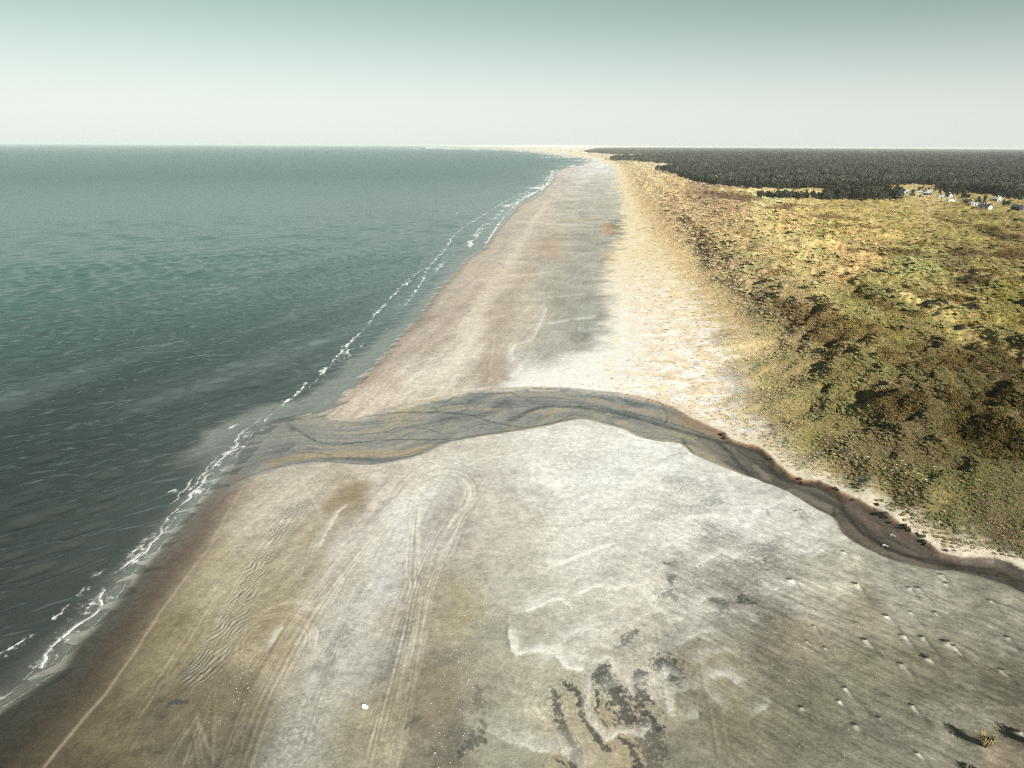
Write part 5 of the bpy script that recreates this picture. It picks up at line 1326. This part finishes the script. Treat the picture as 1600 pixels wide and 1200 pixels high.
# ------------------------------------------------------------------ shrubs in the dunes
SHRUBS = [(1455, 478, 2.6, 'large dark shrub left of the round grassy hummock'), (1470, 470, 2.2, 'dark shrub just right of the large one, near the sandy path'), (1515, 490, 2.4, 'dark shrub at the left foot of the round hummock'),
          (1500, 515, 1.9, 'dark shrub standing in the sandy path bend'), (1440, 488, 1.6, 'small dark shrub on the edge of the sandy path'), (1270, 412, 2.6, 'green shrub beside the start of the sandy path'),
          (1385, 455, 2.2, 'bluish green shrub at the foot of the tall bare dune'), (1232, 367, 3.0, 'dark shrub alone in the golden dune hollow'), (1590, 346, 3.4, 'dark shrub before the house at the right edge')]
shrub_me = []
for i in range(3):
    m_ = clump_mesh('shrub_leaves_%d' % i, 300 + i, 200, 1.0, 0.85, 0.20); m_.materials.append(M_SHRUB); shrub_me.append(m_)
for i, (p, q, r, lb) in enumerate(SHRUBS):
    x, y = ground_at(p, q, 6.0); z = float(z_at(np.array([x]), np.array([y]))[0][0])
    x, y = ground_at(p, q, z); z = float(z_at(np.array([x]), np.array([y]))[0][0])
    o = link('shrub', shrub_me[i % 3], None); o.location = (x, y, z - 0.2); o.scale = (r, r, r * 0.8); o.rotation_euler = (0, 0, i * 1.3)
    tag(o, lb, 'shrub')

# ------------------------------------------------------------------ houses
M_WHITE = plain('white_render', (0.62, 0.62, 0.60), 0.7, 0.03, 1.0); M_GREYW = plain('grey_wall', (0.34, 0.35, 0.34), 0.8, 0.08, 1.0); M_BLACKW = plain('black_timber', (0.035, 0.035, 0.035), 0.8, 0.15, 3.0)
M_BROWNW = plain('brown_timber', (0.16, 0.09, 0.06), 0.8, 0.15, 3.0)
M_ROOFD = plain('dark_roof_felt', (0.040, 0.048, 0.048), 0.75, 0.15, 2.0); M_ROOFG = plain('pale_grey_roof', (0.36, 0.40, 0.38), 0.7, 0.1, 2.0); M_ROOFT = plain('thatch_roof', (0.13, 0.12, 0.10), 0.95, 0.2, 3.0)
M_GLASS = plain('window_glass', (0.03, 0.035, 0.04), 0.1, 0.05, 1.0, 0.5)
def box(vs, fs, x0, x1, y0, y1, z0, z1):
    b = len(vs); vs += [(x, y, z) for z in (z0, z1) for y in (y0, y1) for x in (x0, x1)]
    fs += [(b, b + 2, b + 3, b + 1), (b + 4, b + 5, b + 7, b + 6), (b, b + 1, b + 5, b + 4), (b + 2, b + 6, b + 7, b + 3), (b, b + 4, b + 6, b + 2), (b + 1, b + 3, b + 7, b + 5)]
def part(name, vs, fs, mat, parent):
    me = bpy.data.meshes.new(name); me.from_pydata(vs, [], fs); me.update(); return link(name, me, mat, parent)
def house(p, q, W, L, eave, ridge, rot, wall, roof, label, trim=True, chim=1, name='house'):
    """gable end of width W towards -Y, length L behind it"""
    x, y = ground_at(p, q, 5.0); z = float(z_at(np.array([x]), np.array([y]))[0][0])
    x, y = ground_at(p, q, z); z = float(z_at(np.array([x]), np.array([y]))[0][0])
    r = empty(name, (x, y, z - 0.1), math.radians(rot)); tag(r, label, 'house', 'holiday houses at the forest edge')
    W *= 0.78; L *= 0.66; eave *= 0.92; ridge *= 0.9; w = W / 2
    vs = [(-w, 0, -0.6), (w, 0, -0.6), (w, 0, eave), (0, 0, ridge), (-w, 0, eave), (-w, L, -0.6), (w, L, -0.6), (w, L, eave), (0, L, ridge), (-w, L, eave)]
    part('wall', vs, [(0, 1, 2, 3, 4), (6, 5, 9, 8, 7), (1, 6, 7, 2), (5, 0, 4, 9)], wall, r)
    ov, th = 0.45, 0.22; vs, fs = [], []
    k = (ridge - eave) / w; e = w + ov; ze = eave - ov * k
    for sgn in (-1, 1):
        b = len(vs)
        vs += [(0, -ov, ridge + 0.02), (sgn * e, -ov, ze + 0.02), (sgn * e, L + ov, ze + 0.02), (0, L + ov, ridge + 0.02), (0, -ov, ridge + th), (sgn * e, -ov, ze + th), (sgn * e, L + ov, ze + th), (0, L + ov, ridge + th)]
        fs += [(b, b + 1, b + 2, b + 3), (b + 4, b + 7, b + 6, b + 5), (b, b + 4, b + 5, b + 1), (b + 1, b + 5, b + 6, b + 2), (b + 2, b + 6, b + 7, b + 3)]
    ro = part('roof', vs, fs, roof, r)
    for c in range(chim):
        vs, fs = [], []; cy = L * (0.35 + 0.3 * c); box(vs, fs, -0.35, 0.35, cy, cy + 0.7, ridge - 0.4, ridge + 1.2); part('chimney', vs, fs, M_WHITE, ro)
    if trim:
        for sgn in (-1, 1):
            vs = [(0, -ov - 0.06, ridge + th + 0.03), (sgn * e, -ov - 0.06, ze + th + 0.03), (sgn * e, -ov - 0.06, ze - 0.12), (0, -ov - 0.06, ridge - 0.12)]
            vs += [(a_, b_ + 0.08 - 0.025, c_) for a_, b_, c_ in vs]
            part('gable_board', vs, [(0, 1, 2, 3), (7, 6, 5, 4), (0, 4, 5, 1), (1, 5, 6, 2), (2, 6, 7, 3), (3, 7, 4, 0)], M_WHITE, ro)
    vs, fs = [], []; box(vs, fs, -0.45, 0.45, -0.06, -0.004, -0.05, min(2.0, eave)); part('door', vs, fs, M_GLASS, r)
    for cx_ in (-w * 0.62, w * 0.62):
        vs, fs = [], []; box(vs, fs, cx_ - 0.6, cx_ + 0.6, -0.05, -0.004, 0.8, 1.9); part('window', vs, fs, M_GLASS, r)
    for k_ in range(int(L // 4)):
        for sgn in (-1, 1):
            cy = 2 + 4 * k_; vs, fs = [], []; a_, b_ = sorted((sgn * (w + 0.004), sgn * (w + 0.05))); box(vs, fs, a_, b_, cy - 0.7, cy + 0.7, 0.8, 1.9); part('window', vs, fs, M_GLASS, r)
    return r
house(1547, 327, 9.5, 14, 2.6, 5.0, 32, M_WHITE, M_ROOFD, 'white-gabled house with a dark roof and two white chimneys, nearest to the dunes', False, 2)
house(1562, 314, 9, 11, 2.8, 5.6, 12, M_GREYW, M_ROOFG, 'pale grey house with a white-edged gable, behind the white-gabled one', True, 1)
house(1524, 322, 13, 6, 2.3, 3.0, 6, M_GREYW, M_ROOFG, 'long low grey house with dark window openings, left of the white-gabled one', False, 0)
house(1595, 330, 9, 11, 2.5, 4.6, 30, M_BLACKW, M_ROOFD, 'black timber house with a dark roof at the right edge of the photo', False, 1)
house(1416, 302, 10, 10, 2.6, 5.4, 14, M_GREYW, M_ROOFG, 'leftmost house beside the grove, gable edged in white', True, 0)
house(1428, 306, 12, 7, 2.4, 4.4, 50, M_BLACKW, M_ROOFD, 'black house with dark roof just in front of the leftmost white-edged gable', False, 0)
house(1440, 303, 12, 8, 2.5, 4.2, 60, M_GREYW, M_ROOFG, 'grey-green roofed house in the middle of the left cluster', True, 0)
house(1441, 309, 5, 5, 2.2, 3.4, 10, M_BROWNW, M_ROOFD, 'small brown shed below the left cluster of houses', True, 0, 'shed')
house(1452, 305, 10, 8, 2.5, 4.4, 30, M_BLACKW, M_ROOFG, 'dark-walled house with pale roof at the right end of the left cluster', True, 0)
house(1451, 299, 9, 8, 2.5, 4.4, 20, M_GREYW, M_ROOFT, 'thatch-coloured house at the back of the left cluster', True, 1)
house(1474, 311, 9, 7, 2.4, 4.2, 55, M_WHITE, M_ROOFG, 'low white house left of the small pine stand', False, 0)
house(1485, 310, 7, 8, 2.8, 5.4, 20, M_WHITE, M_ROOFD, 'upright white gable between the low white house and the small pine stand', False, 1)
house(1487, 315, 10, 5, 2.0, 2.8, 8, M_WHITE, M_ROOFG, 'flat-roofed white annex in front of the upright white gable', False, 0)
house(1515, 317.5, 14, 7, 2.2, 3.6, 40, M_BLACKW, M_ROOFD, 'low black-roofed house with one white chimney, left of the long grey house', False, 1)
house(1484, 299, 14, 8, 2.5, 3.4, 70, M_GREYW, M_ROOFG, 'long pale flat roof at the very edge of the forest', False, 0)
house(1403, 300, 8, 6, 2.2, 3.4, 70, M_GREYW, M_ROOFG, 'pale shed roof against the right end of the dark grove', False, 0, 'shed')

# ------------------------------------------------------------------ small things on the beach
def ground_z(x, y):
    f = base_fields(np.array([x]), np.array([y])); return float((height(np.array([x]), np.array([y]), f) + relief(np.array([x]), np.array([y])))[0])
tuft_dark = [fan_mesh('dark_tuft_%d' % i, 400 + i, 18, 0.42, 0.38, 0.2, 0.05) for i in range(3)]
for m_ in tuft_dark: m_.materials.append(M_DARKTUFT)
for i, (p, q, r) in enumerate(TUFTS):
    x, y = ground_at(p, q, 0.95); o = link('grass_tuft', tuft_dark[i % 3], None)
    o.location = (x, y, ground_z(float(x), float(y))); k_ = r * (0.62 + 0.3 * ((i * 7) % 5) / 5); o.scale = (k_, k_ * (0.7 + 0.12 * (i % 4)), k_ * 0.8); o.rotation_euler = (0, 0, i * 2.1)
    tag(o, 'small dark grass tuft with a pale tail of sand on the grey flat', 'grass tuft', 'grass tufts on the sand flat')
def big_tuft(p, q, r, h, label, seed, mat=None):
    x, y = ground_at(p, q, 0.95)
    me = fan_mesh('tall_tuft', seed, 60, 0.75, 1.0, 0.1, 0.045); me.materials.append(mat or M_TUFT)
    o = link('grass_tuft', me, None); o.location = (x, y, ground_z(float(x), float(y)) - 0.05); o.scale = (r, r, h)
    tag(o, label, 'grass tuft')
big_tuft(1536, 1174, 1.15, 1.5, 'golden grass tuft on a sand mound throwing a black shadow, lower right', 501)
big_tuft(1612, 1172, 1.2, 1.5, 'golden grass tuft cut by the right edge of the photo', 502)
big_tuft(1514, 1208, 0.9, 0.7, 'dark grass tuft at the bottom edge left of the golden mound', 504, M_DARKTUFT)

M_WOOD = plain('bleached_driftwood', (0.46, 0.42, 0.36), 0.85, 0.15, 8.0)
def log(p0, p1, r, label, branch=True):
    (x0, y0), (x1, y1) = ground_at(*p0, 0.6), ground_at(*p1, 0.6)
    z0 = ground_z(float(x0), float(y0)) ; z1 = ground_z(float(x1), float(y1))
    lv = max(z0, z1, float(stream_level(base_fields(np.array([x0]), np.array([y0]))['s'])[0])) + r * 0.6
    branch = False; a, b = Vector((x0, y0, lv)), Vector((x1, y1, lv + 0.03)); vs, fs = [], []
    ax = (b - a).normalized(); t1 = ax.orthogonal().normalized(); t2 = ax.cross(t1); n, k = 8, 7
    for i in range(k):
        t = i / (k - 1); c = a.lerp(b, t) + t1 * 0.08 * math.sin(5 * t) ; rr = r * (1 - 0.45 * t) * (1 + 0.12 * math.sin(9 * t))
        for j in range(n): vs.append(tuple(c + (t1 * math.cos(j * 6.283 / n) + t2 * math.sin(j * 6.283 / n)) * rr - a))
    for i in range(k - 1):
        for j in range(n): fs.append((i * n + j, i * n + (j + 1) % n, (i + 1) * n + (j + 1) % n, (i + 1) * n + j))
    fs += [tuple(range(n))[::-1], tuple(range((k - 1) * n, k * n))]
    if branch:
        b0 = len(vs); c = a.lerp(b, 0.6) - a
        vs += [tuple(c + t1 * 0.06), tuple(c - t1 * 0.06 + ax * 0.12), tuple(c + Vector((0, 0, 0.06))), tuple(c + ax * 0.6 + t1 * 0.5 + Vector((0, 0, 0.15)))]
        fs += [(b0, b0 + 1, b0 + 3), (b0 + 1, b0 + 2, b0 + 3), (b0 + 2, b0, b0 + 3)]
    me = bpy.data.meshes.new('driftwood'); me.from_pydata(vs, [], fs); me.update()
    o = link('driftwood', me, M_WOOD); o.location = a; tag(o, label, 'driftwood')
log((1379, 852), (1388, 853.6), 0.11, 'pale driftwood log lying mid-stream in the dark bend, the lower of two')
log((1391, 836), (1400, 837.8), 0.08, 'thinner driftwood pole nearer the grassy bank, the upper of two')

# bent pale sheet of washed-up debris by the wheel marks
x, y = ground_at(570, 1103, 1.0); z = ground_z(float(x), float(y))
vs, fs = [], []
for i in range(5):
    for j in range(3):
        u_, v_ = i / 4 - 0.5, j / 2 - 0.5
        vs.append((u_ * 0.95, (v_ + 0.35 * u_ * u_) * (0.55 - 0.5 * abs(u_)), 0.08 + 0.28 * (v_ + 0.5) ** 2 - 0.10 * u_))
nb_ = len(vs); vs += [(a_, b_, c_ - 0.05) for a_, b_, c_ in vs]
for i in range(4):
    for j in range(2):
        q_ = i * 3 + j; fs += [(q_, q_ + 3, q_ + 4, q_ + 1), (nb_ + q_, nb_ + q_ + 1, nb_ + q_ + 4, nb_ + q_ + 3)]
rimv = [0, 3, 6, 9, 12, 13, 14, 11, 8, 5, 2, 1]
for a_, b_ in zip(rimv, rimv[1:] + rimv[:1]): fs.append((b_, a_, a_ + nb_, b_ + nb_))
me = bpy.data.meshes.new('debris_sheet'); me.from_pydata(vs, [], fs); me.update()
o = link('debris_sheet', me, plain('weathered_sheet', (0.55, 0.55, 0.52), 0.8, 0.1, 3.0)); o.scale = (0.85, 0.85, 0.85); o.location = (x, y, z - 0.06); o.rotation_euler = (0.05, 0, math.radians(-25))
tag(o, 'bent white sheet of washed-up debris on the sand beside the wheel marks', 'debris')

# dark turf lumps along the undercut bank
M_TURF = plain('dark_turf', (0.040, 0.036, 0.028), 0.95, 0.3, 5.0)
TURF = [(1130, 674, 0.75), (1133, 679, 0.6), (1140, 685, 0.4), (1250, 744, 0.5), (1254, 747, 0.4), (1383, 803, 0.6), (1386, 806, 0.4), (1414, 820, 0.6), (1418, 824, 0.6), (1422, 827, 0.4), (1442, 836, 0.6), (1445, 842, 0.55), (1448, 845, 0.4), (1479, 857, 0.4),
        (1371, 788, 0.5), (1395, 812, 0.4), (1306, 762, 0.45), (1310, 764, 0.35), (1206, 713, 0.4), (1434, 832, 0.4), (1335, 777, 0.35)]
turf_me = []
for i in range(3):
    g = np.random.default_rng(600 + i); vs, fs = [], []
    n_, k_ = 9, 5
    for a_ in range(k_):
        t = a_ / (k_ - 1); rr = math.sin(math.pi * (0.12 + 0.80 * t))
        for b_ in range(n_):
            j_ = g.uniform(0.75, 1.25); vs.append((math.cos(b_ * 6.283 / n_) * rr * j_ * 0.9, math.sin(b_ * 6.283 / n_) * rr * j_ * 0.6, -0.3 + 1.05 * t * g.uniform(0.85, 1.1)))
    for a_ in range(k_ - 1):
        for b_ in range(n_): fs.append((a_ * n_ + b_, a_ * n_ + (b_ + 1) % n_, (a_ + 1) * n_ + (b_ + 1) % n_, (a_ + 1) * n_ + b_))
    fs += [tuple(range(n_))[::-1], tuple(range((k_ - 1) * n_, k_ * n_))]
    me = bpy.data.meshes.new('turf_%d' % i); me.from_pydata(vs, [], fs); me.update(); me.materials.append(M_TURF); turf_me.append(me)
for i, (p, q, r) in enumerate(TURF):
    x, y = ground_at(p, q, 1.6); o = link('turf_lump', turf_me[i % 3], None); o.location = (x, y, ground_z(float(x), float(y))); o.scale = (r, r, r); o.rotation_euler = (0, 0, i * 1.9)
    if i < 3: tag(o, ['largest dark turf lump at the bend where the white bank begins', 'dark turf lump just below the largest one at the bend', 'small dark turf lump at the foot of the bend'][i], 'turf lump')
    else: tag(o, 'dark turf lump fallen from the white bank above the stream', 'turf lump', 'turf lumps on the stream bank')

# flakes of shell and dried foam along the old tide line
pts = []
def flakes(pl, n, spread, smin, smax):
    P = line(pl, 1.0)
    for _ in range(n):
        i = random.randrange(len(P) - 1); t = random.random(); c = P[i] * (1 - t) + P[i + 1] * t
        pts.append((c[0] + random.gauss(0, spread), c[1] + random.gauss(0, spread), random.uniform(smin, smax)))
flakes([(770, 760), (760, 850), (748, 900), (745, 960), (735, 1020), (730, 1060), (710, 1110), (690, 1180)], 170, 1.3, 0.03, 0.10)
flakes([(830, 800), (780, 880), (750, 1000)], 120, 3.0, 0.03, 0.08)
flakes([(390, 1000), (380, 1040), (372, 1080), (350, 1120)], 80, 0.9, 0.03, 0.07)
flakes([(1150, 1000), (1250, 1050), (1350, 1000), (1450, 1000)], 60, 8.0, 0.03, 0.09)
flakes([(850, 850), (1000, 950), (1100, 1050), (1250, 1150)], 60, 7.0, 0.03, 0.07)
fa = np.array(pts); ff = base_fields(fa[:, 0], fa[:, 1]); fz = height(fa[:, 0], fa[:, 1], ff)
vs, fs = [], []
for (x, y, r), z in zip(pts, fz):
    b = len(vs); a = random.random() * 6.28
    for k in range(4): vs.append((x + math.cos(a + k * 1.57) * r * random.uniform(0.6, 1.3), y + math.sin(a + k * 1.57) * r * random.uniform(0.6, 1.3), z + 0.015))
    vs.append((x, y, z + 0.04 + r * 0.35))
    fs += [(b, b + 1, b + 4), (b + 1, b + 2, b + 4), (b + 2, b + 3, b + 4), (b + 3, b, b + 4)]
M_SHELL = plain('bleached_shell', (0.46, 0.45, 0.42), 0.8, 0.1, 3.0)
part_o = part('shell_debris', vs, fs, M_SHELL, None)
tag(part_o, 'white flakes of shell and dried foam along the old tide line', kind='stuff')

# ------------------------------------------------------------------ haze
vs, fs = [], []
box(vs, fs, -120000, 120000, -120000, 120000, -6.0, 70.0)
me = bpy.data.meshes.new('haze'); me.from_pydata(vs, [], fs); me.update()
hm = bpy.data.materials.new('haze'); hm.use_nodes = True
hn, hl = hm.node_tree.nodes, hm.node_tree.links
hn.clear()
pvn = hn.new('ShaderNodeVolumePrincipled'); pvn.inputs['Color'].default_value = (0.88, 0.95, 0.92, 1); pvn.inputs['Density'].default_value = 4.2e-5; pvn.inputs['Anisotropy'].default_value = 0.0
ho = hn.new('ShaderNodeOutputMaterial'); hl.new(pvn.outputs[0], ho.inputs['Volume'])
haze = tag(link('haze', me, hm), kind='stuff')
